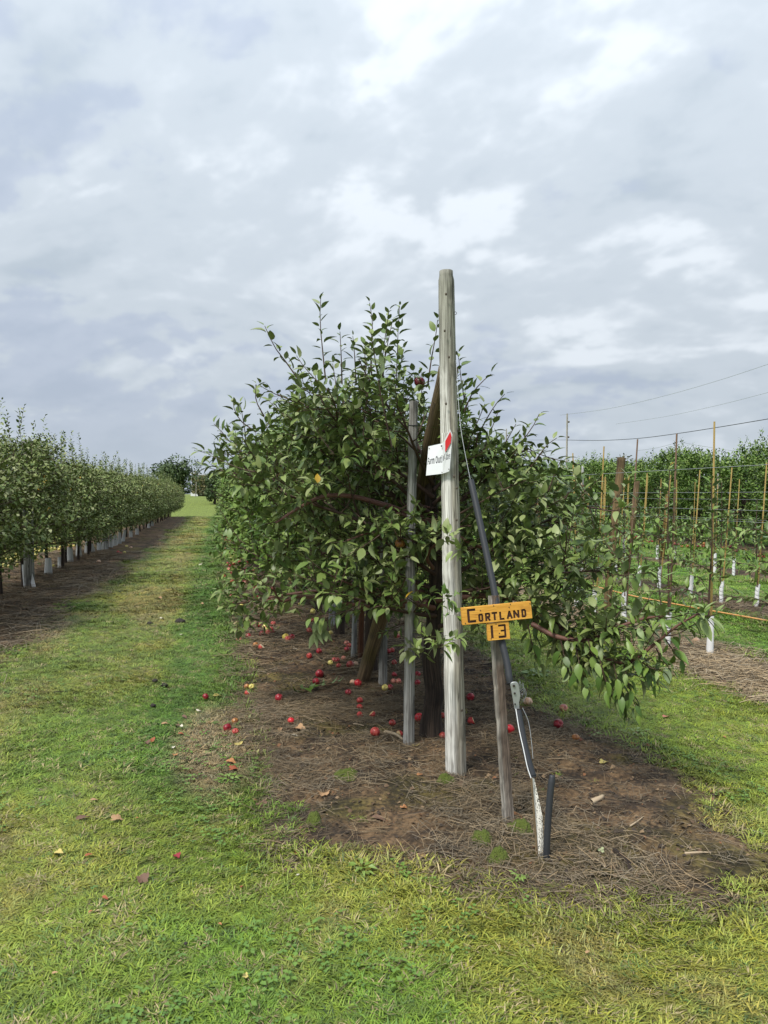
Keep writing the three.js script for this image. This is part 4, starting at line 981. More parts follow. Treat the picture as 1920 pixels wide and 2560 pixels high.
// ------------------------------------------------------------------ the young orchard on the right: stakes, guards, saplings, posts and wires
function bambooProto(h, dark) {
  const g = new THREE.Group(), pts = [V(0, -0.1, 0), V(0.006, h * 0.5, -0.004), V(0, h, 0)];
  const mats = dark ? M.bambooDark : M.bamboo;
  const stake = part('cane', limbGeometry(pts, 0.0125, 0.009, 8, 14), mats, g);
  for (let k = 1; k < 7; k++) { const n = new THREE.TorusGeometry(0.0115, 0.0022, 5, 10); n.rotateX(Math.PI / 2); n.translate(0.006 * Math.sin(k / 7 * Math.PI), h * k / 7, -0.003); part('node_ring', n, M.bambooNode, g); }
  return g;
}
const leanTo = (o, top) => o.quaternion.setFromUnitVectors(UP, top.clone().sub(o.position).normalize());
const canes = [bambooProto(2.3, false), bambooProto(2.3, true), bambooProto(2.0, false)];
function cane(kind, label, foot, top, group) {
  const o = canes[kind].clone();
  o.name = numbered('bamboo_stake'); o.position.copy(foot); tag(o, label, 'bamboo stake', group);
  const L = top.distanceTo(foot); leanTo(o, top); o.scale.set(1, L / [2.3, 2.3, 2.0][kind], 1);
  scene.add(o);
  return o;
}
function guardPlain() {
  const g = new THREE.Group(), pts = [[0.034, 0], [0.0335, 0.1], [0.031, 0.22], [0.027, 0.38], [0.0255, 0.38], [0.03, 0.2], [0.0325, 0]].map(([x, y]) => new THREE.Vector2(x, y));
  part('sleeve', new THREE.LatheGeometry(pts, 18), M.plasticWhite, g);
  const seam = new THREE.BoxGeometry(0.004, 0.375, 0.003); seam.translate(0, 0.188, 0.031); seam.rotateX(-0.018); part('seam', seam, M.guardGrey, g);
  return g;
}
function guardSpiral() {                                                     // a ribbon wound round the stem with gaps
  const g = new THREE.Group(), pos = [], idx = [], N = 130, turns = 5.2, H = 0.4, w = 0.058;
  for (let i = 0; i <= N; i++) { const t = i / N, a = t * turns * 6.283, r = 0.027 + 0.003 * Math.sin(t * 40), y = t * (H - w); for (const k of [0, 0.5, 1]) pos.push(Math.cos(a) * (r + (k === 0.5 ? 0.002 : 0)), y + w * k, Math.sin(a) * (r + (k === 0.5 ? 0.002 : 0))); }
  for (let i = 0; i < N; i++) for (const k of [0, 1]) { const a = i * 3 + k; idx.push(a, a + 1, a + 3, a + 1, a + 4, a + 3); }
  const q = new THREE.BufferGeometry(); q.setAttribute('position', new THREE.Float32BufferAttribute(pos, 3)); q.setIndex(idx); q.computeVertexNormals();
  part('spiral_wrap', q, M.plasticWhite, g);
  return g;
}
const guards = [guardPlain(), guardSpiral()];
function guard(kind, label, foot, scale, lean, group) {
  const o = guards[kind].clone();
  o.name = numbered('trunk_guard'); o.position.copy(foot); o.scale.set(1, scale, 1); o.rotation.set(0.02, lean * 9, lean, 'YXZ');
  tag(o, label, 'tree guard', group);
  scene.add(o);
}
function sapling(seed, h, thick, full) {                                     // a whip with feathered side branches
  const rnd = mulberry(seed), g = new THREE.Group(), batch = new LeafBatch(LEAF_FINE), twigs = [];
  const tp = [V(0, -0.05, 0), V(0.01, h * 0.3, 0.01), V(-0.02 + 0.03 * rnd(), h * 0.65, -0.01), V(0.02 * rnd(), h, 0)];
  const trunk = new THREE.CatmullRomCurve3(tp);
  const branches = [];
  const n = Math.round(9 * full);
  for (let k = 0; k < n; k++) {
    const y = lerp(0.3, 0.8, (k + rnd()) / n), a = k * 2.4 + rnd(), p = trunk.getPointAt(y), L = lerp(0.55, 0.25, y) * (0.7 + 0.6 * rnd());
    const pts = [p, p.clone().add(V(Math.cos(a) * L * 0.5, L * 0.24, Math.sin(a) * L * 0.5)), p.clone().add(V(Math.cos(a) * L, L * 0.22 * (rnd() * 2 - 0.3), Math.sin(a) * L))];
    branches.push(pts);
    clothe(batch, pts, rnd, { size: 0.086, space: 0.034, from: 0.2, tone: 0.48, droop: 0.3 });
  }
  clothe(batch, [trunk.getPointAt(0.52), trunk.getPointAt(0.75), trunk.getPointAt(0.9), trunk.getPointAt(1)], rnd, { size: 0.088, space: 0.03, from: 0.0, tone: 0.48, droop: 0.2 });
  part('trunk', limbGeometry(tp, thick, 0.004, 8, 24, 0.1), M.twig, g);
  for (const b of branches) part('branch', limbGeometry(b, 0.005, 0.0022, 5, 8), M.twig, g);
  batch.list.forEach((e, i) => batch.single('leaf', e, i, g));
  return g;
}
const whips = [sapling(11, 1.75, 0.013, 1.1), sapling(12, 1.6, 0.012, 1.3), sapling(13, 1.85, 0.014, 0.9), sapling(14, 1.45, 0.011, 1.4)];
let whipTurn = 0;
function young(kind, label, foot, group, scale = 1) {
  const o = whips[kind].clone();
  o.name = numbered('young_apple_tree'); o.position.copy(foot); o.rotation.y = whipTurn += 1.9; o.scale.setScalar(scale);
  tag(o, label, 'young tree', group);
  scene.add(o);
}
{
  // [image x of the guard's foot, y, guard kind, lean, stake top x, y, stake kind, sapling kind, words]
  const rows = [
    ['nearest staked row', [
      [1948, 1700, 0, 0.09, 1975, 1035, 0, 1, 'at the right frame edge'],
      [1774, 1643, 0, -0.02, 1786, 1054, 0, 0, 'with the big plain guard'],
      [1668, 1620, 1, -0.03, 1692, 1084, 1, 2, 'behind the low arm of the tree'],
      [1560, 1567, 1, 0.04, 1594, 1098, 1, 3, 'just right of the thick brown post'],
      [1485, 1547, 0, -0.02, 1510, 1116, 0, 1, 'just left of the thick brown post'],
      [1440, 1524, 1, 0.03, 1432, 1133, 0, 0, 'furthest left that clears the big tree'],
    ]],
    ['second staked row', [
      [1890, 1522, 1, -0.06, 1917, 1157, 0, 1, 'nearest the right frame edge'],
      [1802, 1512, 1, -0.03, 1830, 1169, 2, 2, 'second from the right frame edge'],
      [1725, 1494, 0, -0.08, 1750, 1175, 2, 3, 'with the leaning plain guard'],
      [1647, 1478, 1, -0.02, 1677, 1187, 2, 0, 'left of the leaning plain guard'],
      [1596, 1470, 0, -0.06, 1618, 1183, 2, 1, 'right of the thick brown post'],
      [1540, 1452, 1, 0.05, 1562, 1195, 2, 2, 'hidden partly by the thick brown post'],
      [1499, 1434, 1, 0.05, 1514, 1192, 2, 3, 'left of the thick brown post'],
      [1454, 1436, 1, 0.02, 1474, 1192, 2, 0, 'close to the big crown'],
    ]],
    ['third staked row', [
      [1833, 1441, 1, -0.04, 1849, 1198, 2, 1, 'nearest the right frame edge'],
      [1786, 1433, 0, -0.03, 1795, 1198, 2, 0, 'second from the right frame edge'],
      [1688, 1404, 1, 0.02, 1692, 1200, 2, 3, 'third from the right frame edge'],
      [1643, 1400, 0, 0, 1653, 1197, 2, 2, 'fourth from the right frame edge'],
      [1560, 1385, 1, 0.02, 1571, 1194, 2, 1, 'fifth from the right frame edge'],
      [1501, 1368, 1, -0.02, 1511, 1194, 2, 3, 'sixth from the right frame edge'],
      [1465, 1352, 0, 0, 1475, 1190, 2, 0, 'seventh from the right frame edge'],
      [1440, 1352, 1, 0, 1436, 1197, 2, 2, 'last one beside the big crown'],
    ]],
  ];
  rows.forEach(([row, list], r) => list.forEach(([x, y, gk, lean, tx, ty, ck, sk, words], i) => {
    const foot = settle(x, y), d = project(foot)[2];
    const cf = foot.clone().add(V(0.05, 0, -0.06));
    guard(gk, `${gk ? 'white spiral' : 'plain white'} trunk guard in the ${row}, ${words}`, foot, 0.97 + 0.1 * Math.sin(x), lean, `white trunk guards in the ${row}`);
    cane(ck, `bamboo stake in the ${row}, ${words}`, cf, at(tx, ty, d + 0.06), `bamboo stakes in the ${row}`);
    young(sk, `young apple tree in the ${row}, ${words}`, foot, `young apple trees in the ${row}`, [1, 0.95, 0.95][r]);
  }));
  // more canes beyond, whose trees are lost in the green
  [[1455, 1188, 1450, 1330], [1437, 1200, 1432, 1340], [1515, 1200, 1508, 1335], [1573, 1188, 1566, 1330], [1620, 1190, 1608, 1330], [1690, 1197, 1684, 1325], [1738, 1205, 1732, 1330], [1792, 1188, 1790, 1325], [1908, 1200, 1900, 1330], [1395, 1190, 1392, 1330]].forEach(([tx, ty, x, y], i) => {
    const foot = onGround(x, y + 34), d = project(foot)[2];
    cane(2, `slim bamboo stake beyond the third staked row, ${ORD[i]} of those before the dark hedge`, foot, at(tx, ty, d), 'slim stakes before the dark hedge');
  });
  const browns = (f, x, y, z) => { const m = 0.92 * stain(f, x, y, z, 21); return [m, m * 0.94, m * 0.84].map((v) => v * (1 - 0.45 * smooth(0.9, 0.97, f))); };
  post('wooden_post', 'thick brown leaning end post among the young trees', 'post', [settle(1516, 1545), at(1532, 1350, 9.8), at(1554, 1144, 9.8)], 0.05, 0.05, M.brownPole, browns, { rough: 0.09 });
  post('wooden_post', 'shorter brown post right of the thick leaning one', 'post', [onGround(1566, 1440), at(1580, 1320, 14), at(1593, 1203, 14)], 0.055, 0.05, M.brownPole, browns);
  post('wooden_post', 'yellowish brown post between the staked rows', 'post', [onGround(1655, 1400), at(1664, 1300, 18), at(1670, 1228, 18)], 0.055, 0.045, M.brownPole, (f, x, y, z) => { const m = 1.1 * stain(f, x, y, z, 25); return [m * 1.15, m, m * 0.62]; });
  post('wooden_post', 'brown post glimpsed through the right edge of the big crown', 'post', [onGround(1336, 1430), at(1340, 1320, 15), at(1345, 1209, 15)], 0.075, 0.07, M.brownPole, browns);
  post('wooden_post', 'thin silvery post before the dark hedge', 'post', [onGround(1452, 1362), at(1454, 1260, 24), at(1457, 1165, 24)], 0.05, 0.04, M.greyPole, () => [0.75, 0.76, 0.78]);
  post('wooden_post', 'brown post left of the silvery one before the dark hedge', 'post', [onGround(1449, 1372), at(1455, 1290, 22), at(1458, 1212, 22)], 0.06, 0.05, M.brownPole, browns);
  post('wooden_post', 'pale post at the right against the dark hedge', 'post', [onGround(1792, 1358), at(1794, 1260, 24), at(1796, 1180, 24)], 0.045, 0.04, M.greyPole, () => [0.6, 0.61, 0.62]);
  post('wooden_post', 'pale post top near the right frame edge against the hedge', 'post', [onGround(1886, 1358), at(1888, 1260, 24), at(1890, 1177, 24)], 0.045, 0.04, M.greyPole, () => [0.6, 0.61, 0.62]);
  // trellis wires along the rows
  const along = (x, y, s0, s1, words) => solo('trellis_wire', limbGeometry([V(x, y, -s0), V(x + 0.01, y - 0.015, -(s0 + s1) / 2), V(x, y, -s1)], 0.0028, 0.0028, 5, 24), M.wire, `thin trellis wire stretched ${words}`, 'wire');
  along(4.72, 1.86, 4, 30, 'high along the nearest staked row');
  along(7.15, 1.63, 5, 34, 'along the second staked row, uppermost'); along(7.15, 1.38, 5, 34, 'along the second staked row, middle one'); along(7.15, 1.22, 5, 34, 'along the second staked row, lowest');
  along(10.15, 1.5, 7, 40, 'along the third staked row, upper one'); along(10.15, 1.1, 7, 40, 'along the third staked row, lower one');
  // orange hose in the grass
  const hp = [[1405, 1452], [1430, 1458], [1487, 1471], [1585, 1496], [1707, 1520], [1804, 1538], [1918, 1559], [2030, 1584]].map(([x, y]) => { const p = onGround(x, y); p.y += 0.035; return p; });
  solo('garden_hose', limbGeometry(hp, 0.011, 0.011, 8, 90), M.hose, 'orange hose lying across the grass between the staked rows', 'hose');
}

// ------------------------------------------------------------------ the tall old orchard behind, and the far trees
{
  const env = (h, rx) => (p) => { const c = p.x / rx, q = p.z / 1.5; return p.y > 0.25 && p.y < h - 0.5 * c * c - 0.25 * q * q && c * c + q * q * 0.6 < 1.05; };
  const base = { shapes: LEAF_COARSE, trunkH: 2.3, low: 0.35, trunkR: 0.08, nLimb: 17, nSide: 5.5, nShoot: 4, shoot: 0.32, leaf: 0.115, space: 0.042, rx: 1, rz: 1, top: 8, topSpread: 0.9, tone: 0.16 };
  const protos = [];
  let n = 0;
  for (const [X, h, from] of [[15.8, 2.75, 12], [19.4, 3.25, 15], [23, 3.7, 20]]) for (let s = from; s < 54; s += 2.2) {
    const row = X < 16 ? 'front' : X < 20 ? 'middle' : 'rear', k = Math.round((s - from) / 2.2);
    const label = `${k < 16 ? ORD[k] : 'far'} tree of the ${row} row in the tall dark orchard hedge behind the staked rows`;
    const group = `trees of the ${row} row of the dark hedge`;
    let t;
    if (protos.length < 3) protos.push(t = plantedTree({ ...base, high: 2.9, envelope: env([2.75, 2.6, 2.85][protos.length], 1.35) }, 1300 + n, 'apple_tree', label, [0, 0, 0], group, { thin: 3, branches: 2 }));
    else t = copyOf(protos[n % 3], 'apple_tree', label, group);
    t.position.set(X + 0.2 * Math.sin(n * 3.1), ground(X, -s), -s); t.rotation.y = (n % 2) * Math.PI;
    t.scale.set(1.05, h / 2.75 * (0.96 + 0.09 * Math.sin(n * 1.7)), 1.05);
    n++;
  }
  // broad trees beyond
  const crown = (seed, label, px, py, d, w, h, tones, name = 'broadleaf_tree', big = 0.34, count = 4200) => {
    const rnd = mulberry(seed), foot = onGround(px, py);
    foot.copy(at(px, py, d)); foot.y = ground(foot.x, foot.z);
    const t = thing(name, label, 'tree', foot), batch = new LeafBatch(LEAF_COARSE), lobes = [];
    for (let k = 0; k < 16; k++) { const a = rnd() * 6.28, r = Math.sqrt(rnd()) * w * 0.36, y = h * (0.16 + 0.68 * rnd()); lobes.push([V(Math.cos(a) * r * (1.1 - 0.5 * y / h), y, Math.sin(a) * r), w * (0.13 + 0.12 * rnd())]); }
    for (let i = 0; i < count; i++) {
      const [c, R] = lobes[Math.floor(rnd() * lobes.length)], v = jit(rnd, 2).normalize(), p = c.clone().addScaledVector(v, R * (0.55 + 0.5 * rnd()));
      if (p.y < h * 0.08) p.y = h * (0.08 + 0.1 * rnd());
      batch.list.push({ p, dir: v.clone().add(jit(rnd, 1.2)).add(V(0, -0.3, 0)).normalize(), up: UP.clone().add(jit(rnd, 1.4)), size: big * (0.6 + 0.8 * rnd()), color: mix3(tones[0], tones[1], rnd()) });
    }
    part('trunk', limbGeometry([V(0, -0.2, 0), V(0.05, h * 0.3, 0), V(0, h * 0.7, 0)], w * 0.05, w * 0.015, 8, 10, 0.1), M.bark, t);
    for (let k = 0; k < 5; k++) part('branch', limbGeometry([V(0.03, h * (0.2 + 0.08 * k), 0), lobes[k][0].clone().multiplyScalar(0.6).add(V(0, h * 0.15, 0)), lobes[k][0]], w * 0.02, w * 0.006, 6, 8), M.bark, t);
    stuff(part('foliage', batch.build(), M.leafFar, t));
    return t;
  };
  const green = [[0.045, 0.08, 0.028], [0.09, 0.13, 0.045]], pale = [[0.15, 0.15, 0.06], [0.27, 0.235, 0.11]];
  crown(21, 'dark round tree at the far end of the alley, behind the left hedge', 456, 1242, 118, 7, 6.2, green);
  crown(22, 'dark tree next to the round one, mostly behind the left hedge', 415, 1242, 120, 6.5, 5.6, green);
  crown(23, 'pale autumn tree beyond the thin post at the end of the alley', 497, 1243, 150, 4.2, 4.6, pale);
  crown(27, 'low greyish tree at the end of the alley, right of the pale one', 514, 1243, 150, 3.6, 3.6, [[0.09, 0.11, 0.06], [0.16, 0.17, 0.09]]);
  crown(24, 'bushy tree where the middle row ends at the far field', 537, 1262, 78, 2.9, 3.3, green, 'broadleaf_tree', 0.2, 4200);
  crown(25, 'taller bushy tree behind the one at the end of the middle row', 556, 1258, 84, 3.4, 4.0, green, 'broadleaf_tree', 0.2, 4200);
  crown(26, 'small round grey-green tree rising over the dark hedge', 1566, 1240, 62, 3.2, 4.9, [[0.1, 0.11, 0.06], [0.17, 0.165, 0.1]], 'broadleaf_tree', 0.2, 2000);
  // poles and wires of the power line
  const upole = (label, px, ytop, d, r) => { const foot = at(px, 1236, d); foot.y = ground(foot.x, foot.z); const t = thing('utility_pole', label, 'utility pole', foot); const h = at(px + 2, ytop, d).sub(foot); part('shaft', tint(limbGeometry([V(0, -0.5, 0), h.clone().multiplyScalar(0.5), h], r, r * 0.7, 10, 12), () => [0.62, 0.58, 0.55]), M.greyPole, t); for (const f of [0.72, 0.9]) { const g = new THREE.SphereGeometry(r * 0.9, 8, 6); g.translate(h.x * f + r, h.y * f, 0); part('insulator', g, M.knot, t); } return t; };
  upole('tall grey utility pole above the dark hedge, right of the big tree', 1416, 1034, 105, 0.15);
  upole('thin utility pole glimpsed behind the right shoots of the big tree', 1264, 1072, 130, 0.14);
  upole('slim pole at the end of the alley beside the white house', 489, 1205, 112, 0.07);
  const wire = (pts, r, label, m = M.darkWire) => solo('power_line', limbGeometry(pts.map((c) => at(...c)), r, r, 5, 40), m, label, 'wire');
  wire([[1264, 1100, 130], [1340, 1100, 118], [1418, 1100, 105]], 0.02, 'power line between the two utility poles');
  wire([[1418, 1100, 105], [1500, 1101, 98], [1595, 1096, 90], [1692, 1084, 82], [1790, 1069, 75], [1940, 1044, 65]], 0.034, 'dark power line from the utility pole to the right edge');
  wire([[1400, 1038, 105], [1520, 1022, 95], [1660, 990, 84], [1800, 950, 74], [1940, 904, 65]], 0.017, 'faint topmost power line rising to the right edge', M.wire);
  wire([[1540, 1060, 110], [1660, 1042, 95], [1800, 1012, 80], [1940, 976, 68]], 0.015, 'faint middle power line rising to the right edge', M.wire);
  wire([[1590, 1127, 120], [1640, 1120, 115], [1695, 1106, 110]], 0.02, 'faint wire dipping left behind the dark bamboo stake', M.wire);
  wire([[1695, 1104, 110], [1760, 1116, 115], [1890, 1134, 125], [1960, 1138, 130]], 0.02, 'faint wire dipping right behind the dark bamboo stake', M.wire);
  wire([[489, 1189, 112], [515, 1187, 116], [560, 1184, 122]], 0.02, 'far wire at the end of the alley over the pale tree', M.wire);
  // the white house at the end of the alley
  const hb = at(503, 1243, 170); hb.y = ground(hb.x, hb.z);
  const house = thing('white_house', 'small white house with a dark roof at the far end of the alley', 'house', hb);
  const wall = new THREE.BoxGeometry(4.4, 1.9, 3.4); wall.translate(0, 0.9, 0); part('wall', wall, std({ color: new THREE.Color(0.8, 0.8, 0.82), roughness: 0.8 }), house);
  const rf = new THREE.Shape(); rf.moveTo(-2.5, 0); rf.lineTo(2.5, 0); rf.lineTo(0, 1.1); const roof = new THREE.ExtrudeGeometry(rf, { depth: 3.8, bevelEnabled: false }); roof.translate(0, 1.86, -1.9); part('roof', roof, std({ color: new THREE.Color(0.05, 0.055, 0.07), roughness: 0.8 }), house);
  for (const x of [-1.1, 1.1]) { const w = new THREE.BoxGeometry(0.7, 0.8, 0.08); w.translate(x, 1.0, 1.72); part('window', w, std({ color: new THREE.Color(0.05, 0.06, 0.08), roughness: 0.2 }), house); }
}
// ------------------------------------------------------------------ guards and posts of the left row
{
  const mk = (r0, r1, h) => {
    const g = new THREE.Group();
    const pts = [[r0, 0], [lerp(r0, r1, 0.5), h * 0.5], [r1, h], [r1 - 0.003, h], [r0 - 0.003, 0]].map(([x, y]) => new THREE.Vector2(x, y));
    part('sleeve', new THREE.LatheGeometry(pts, 14), M.guardGrey, g);
    for (const a of [0.6, 2.7]) { const s = new THREE.BoxGeometry(0.008, h * 0.98, 0.004); s.rotateX(-Math.atan2(r0 - r1, h)); s.translate(0, h / 2, (r0 + r1) / 2 + 0.002); s.rotateY(a); part('seam', s, M.plasticWhite, g); }
    return g;
  };
  const kinds = [mk(0.1, 0.07, 0.38), mk(0.085, 0.075, 0.28), mk(0.08, 0.045, 0.46)];
  const list = [[121, 1440, 0, 0, 'nearest, by itself before the hedge foot'], [152, 1424, 1, 0, 'second nearest, half hidden'], [175, 1407, 0, 0.02, 'third from the frame edge'], [197, 1396, 0, 0, 'fourth from the frame edge'], [217, 1388, 2, 0.04, 'tall narrow one'], [233, 1384, 1, 0.28, 'short one tilting left'], [249, 1379, 1, 0.1, 'short one just left of the grey post'], [277, 1371, 2, 0.05, 'just right of the grey post'], [288, 1367, 0, 0, 'upright, second right of the grey post'], [299, 1361, 2, 0.24, 'leaning, third right of the grey post'], [307, 1356, 2, 0.3, 'leaning most, end of the close group'], [327, 1345, 1, 0, 'small one beyond the close group'], [343, 1338, 1, 0, 'second beyond the close group'], [372, 1322, 1, 0, 'next to last along the hedge foot'], [380, 1317, 1, 0, 'last one to be seen along the hedge foot']];
  for (const [x, y, k, lean, words] of list) {
    const o = kinds[k].clone(), f = settle(x, y);
    o.name = numbered('trunk_guard'); o.position.copy(f); o.rotation.set(0, 0.3 * x, lean, 'YXZ'); o.scale.set(0.78, 0.92, 0.78);
    tag(o, `whitish trunk guard under the left hedge, ${words}`, 'tree guard', 'whitish trunk guards under the left hedge'); scene.add(o);
  }
  post('wooden_post', 'broad grey post at the foot of the left hedge near the frame edge', 'post', [settle(73, 1472), at(72, 1380, 12.7), at(66, 1100, 12.7)], 0.085, 0.075, M.greyPole, (f, x, y, z) => { const m = 0.5 * stain(f, x, y, z, 41); return [m, m * 1.02, m]; });
  for (const [x, tilt, words] of [[62, 0, 'left'], [84, 0.2, 'right, tilting']]) { const f = settle(x, 1474), g = new THREE.BoxGeometry(0.07, 0.42, 0.006, 1, 8, 1), p = g.attributes.position; for (let i = 0; i < p.count; i++) p.setZ(i, p.getZ(i) + 0.02 * Math.sin(p.getY(i) * 7)); g.translate(0, 0.2, 0); g.computeVertexNormals(); const m = solo('guard_strip', g, M.plasticWhite, `white plastic guard strip at the ${words} side of the broad grey post`, 'tree guard'); m.position.copy(f); m.rotation.set(0, -0.4, tilt); }
  post('wooden_post', 'grey post in the left hedge between the whitish guards', 'post', [settle(263, 1375), at(263, 1320, 22.3), at(262, 1200, 22.3)], 0.09, 0.08, M.greyPole, (f, x, y, z) => { const m = 0.5 * stain(f, x, y, z, 44); return [m, m * 1.02, m]; });
}

// ------------------------------------------------------------------ apples
const appleKinds = {};
{
  const skins = {
    red: [[0.34, 0.025, 0.03], [0.5, 0.1, 0.07], 0.0], plum: [[0.09, 0.008, 0.02], [0.16, 0.02, 0.03], 0], dark: [[0.2, 0.008, 0.018], [0.38, 0.03, 0.04], 0.0], pink: [[0.55, 0.13, 0.11], [0.62, 0.3, 0.2], 0.0], scarlet: [[0.58, 0.015, 0.03], [0.62, 0.03, 0.035], 0],
    blush: [[0.5, 0.04, 0.03], [0.7, 0.55, 0.1], 1], yellow: [[0.66, 0.55, 0.12], [0.7, 0.62, 0.2], 0], peach: [[0.68, 0.4, 0.24], [0.72, 0.5, 0.36], 0], rotten: [[0.3, 0.1, 0.03], [0.42, 0.2, 0.06], 0], bitten: [[0.36, 0.03, 0.03], [0.5, 0.08, 0.05], 2], split: [[0.45, 0.03, 0.03], [0.5, 0.05, 0.04], 3],
  };
  const stem = new THREE.CylinderGeometry(0.03, 0.045, 0.5, 6); stem.translate(0, 1.0, 0); stem.rotateZ(-0.12);
  for (const [k, [a, b, mode]] of Object.entries(skins)) {
    const prof = []; for (let i = 0; i <= 22; i++) { const t = i / 22 * Math.PI, r = Math.sin(t) * (1 + 0.1 * Math.cos(t)) + 0.0; const dent = 0.34 * Math.exp(-Math.pow(Math.sin(t) / 0.32, 2)); prof.push(new THREE.Vector2(Math.max(0.0001, r), -Math.cos(t) * (0.93) + (t > Math.PI / 2 ? -dent : dent * 0.6))); }
    const g = new THREE.LatheGeometry(prof, 26), p = g.attributes.position, col = [];
    for (let i = 0; i < p.count; i++) {
      let x = p.getX(i), y = p.getY(i), z = p.getZ(i);
      const ang = Math.atan2(z, x), ca = Math.cos(ang), sa = Math.sin(ang), streak = fbm(ca * 5 + 9, sa * 5 + y * 0.6, 3, 881), pole = smooth(0.5, 0.95, Math.abs(y));
      const lump = 1 + 0.035 * Math.cos(ang * 5) * smooth(0.2, -0.9, y) + 0.05 * (fbm(ca * 1.5 + 3, sa * 1.5 + y, 2, 887) - 0.5);
      let c = mix3(a, b, clamp(smooth(0.35, 0.7, streak) + pole * 0.35, 0, 1));
      { const br = smooth(0.66, 0.74, fbm(ca * 2.2 + k.length, sa * 2.2 + y * 1.5 + 4, 3, 893)); c = mix3(c, [c[0] * 0.42 + 0.04, c[1] * 0.4 + 0.02, c[2] * 0.4 + 0.01], br * 0.8); }
      if (mode === 1) c = mix3(c, b, smooth(-0.15, 0.35, -z * 0.8 + y * 0.6));
      x *= lump; z *= lump;
      if (mode === 2 || mode === 3) { const d = mode === 2 ? V(0.2, 0.75, 0.62).normalize() : V(-0.5, 0.3, 0.8).normalize(), q = x * d.x + y * d.y + z * d.z, lim = 0.42 + 0.12 * (fbm(x * 4, z * 4, 2, 889) - 0.5); if (q > lim) { const e = q - lim * (0.92 - 0.2 * (1 - Math.min(1, (q - lim) * 2))); x -= d.x * e; y -= d.y * e; z -= d.z * e; c = mode === 2 ? [0.68, 0.58, 0.4] : [0.6, 0.42, 0.2]; } }
      p.setXYZ(i, x, y, z); col.push(...c);
    }
    g.setAttribute('color', new THREE.Float32BufferAttribute(col, 3)); g.computeVertexNormals();
    const m = new THREE.Mesh(g, std({ vertexColors: true, roughness: mode > 1 ? 0.55 : 0.32 })); m.castShadow = m.receiveShadow = true;
    if (!['split', 'rotten'].includes(k)) part('stalk', stem, M.twig, m);
    appleKinds[k] = m;
  }
}
let appleTurn = 1;
function appleAt(foot, r, kind, label, group, name = 'apple') {
  const o = appleKinds[kind].clone();
  o.name = numbered(name); appleTurn = (appleTurn * 16807) % 2147483647;
  const u = appleTurn / 2147483647;
  o.scale.setScalar(r); o.rotation.set((u - 0.5) * 2.2, u * 40, (u * 7 % 1 - 0.5) * 2);
  o.position.copy(foot).add(V(0, r * 0.86, 0));
  tag(o, label, 'apple', group);
  scene.add(o);
  return o;
}
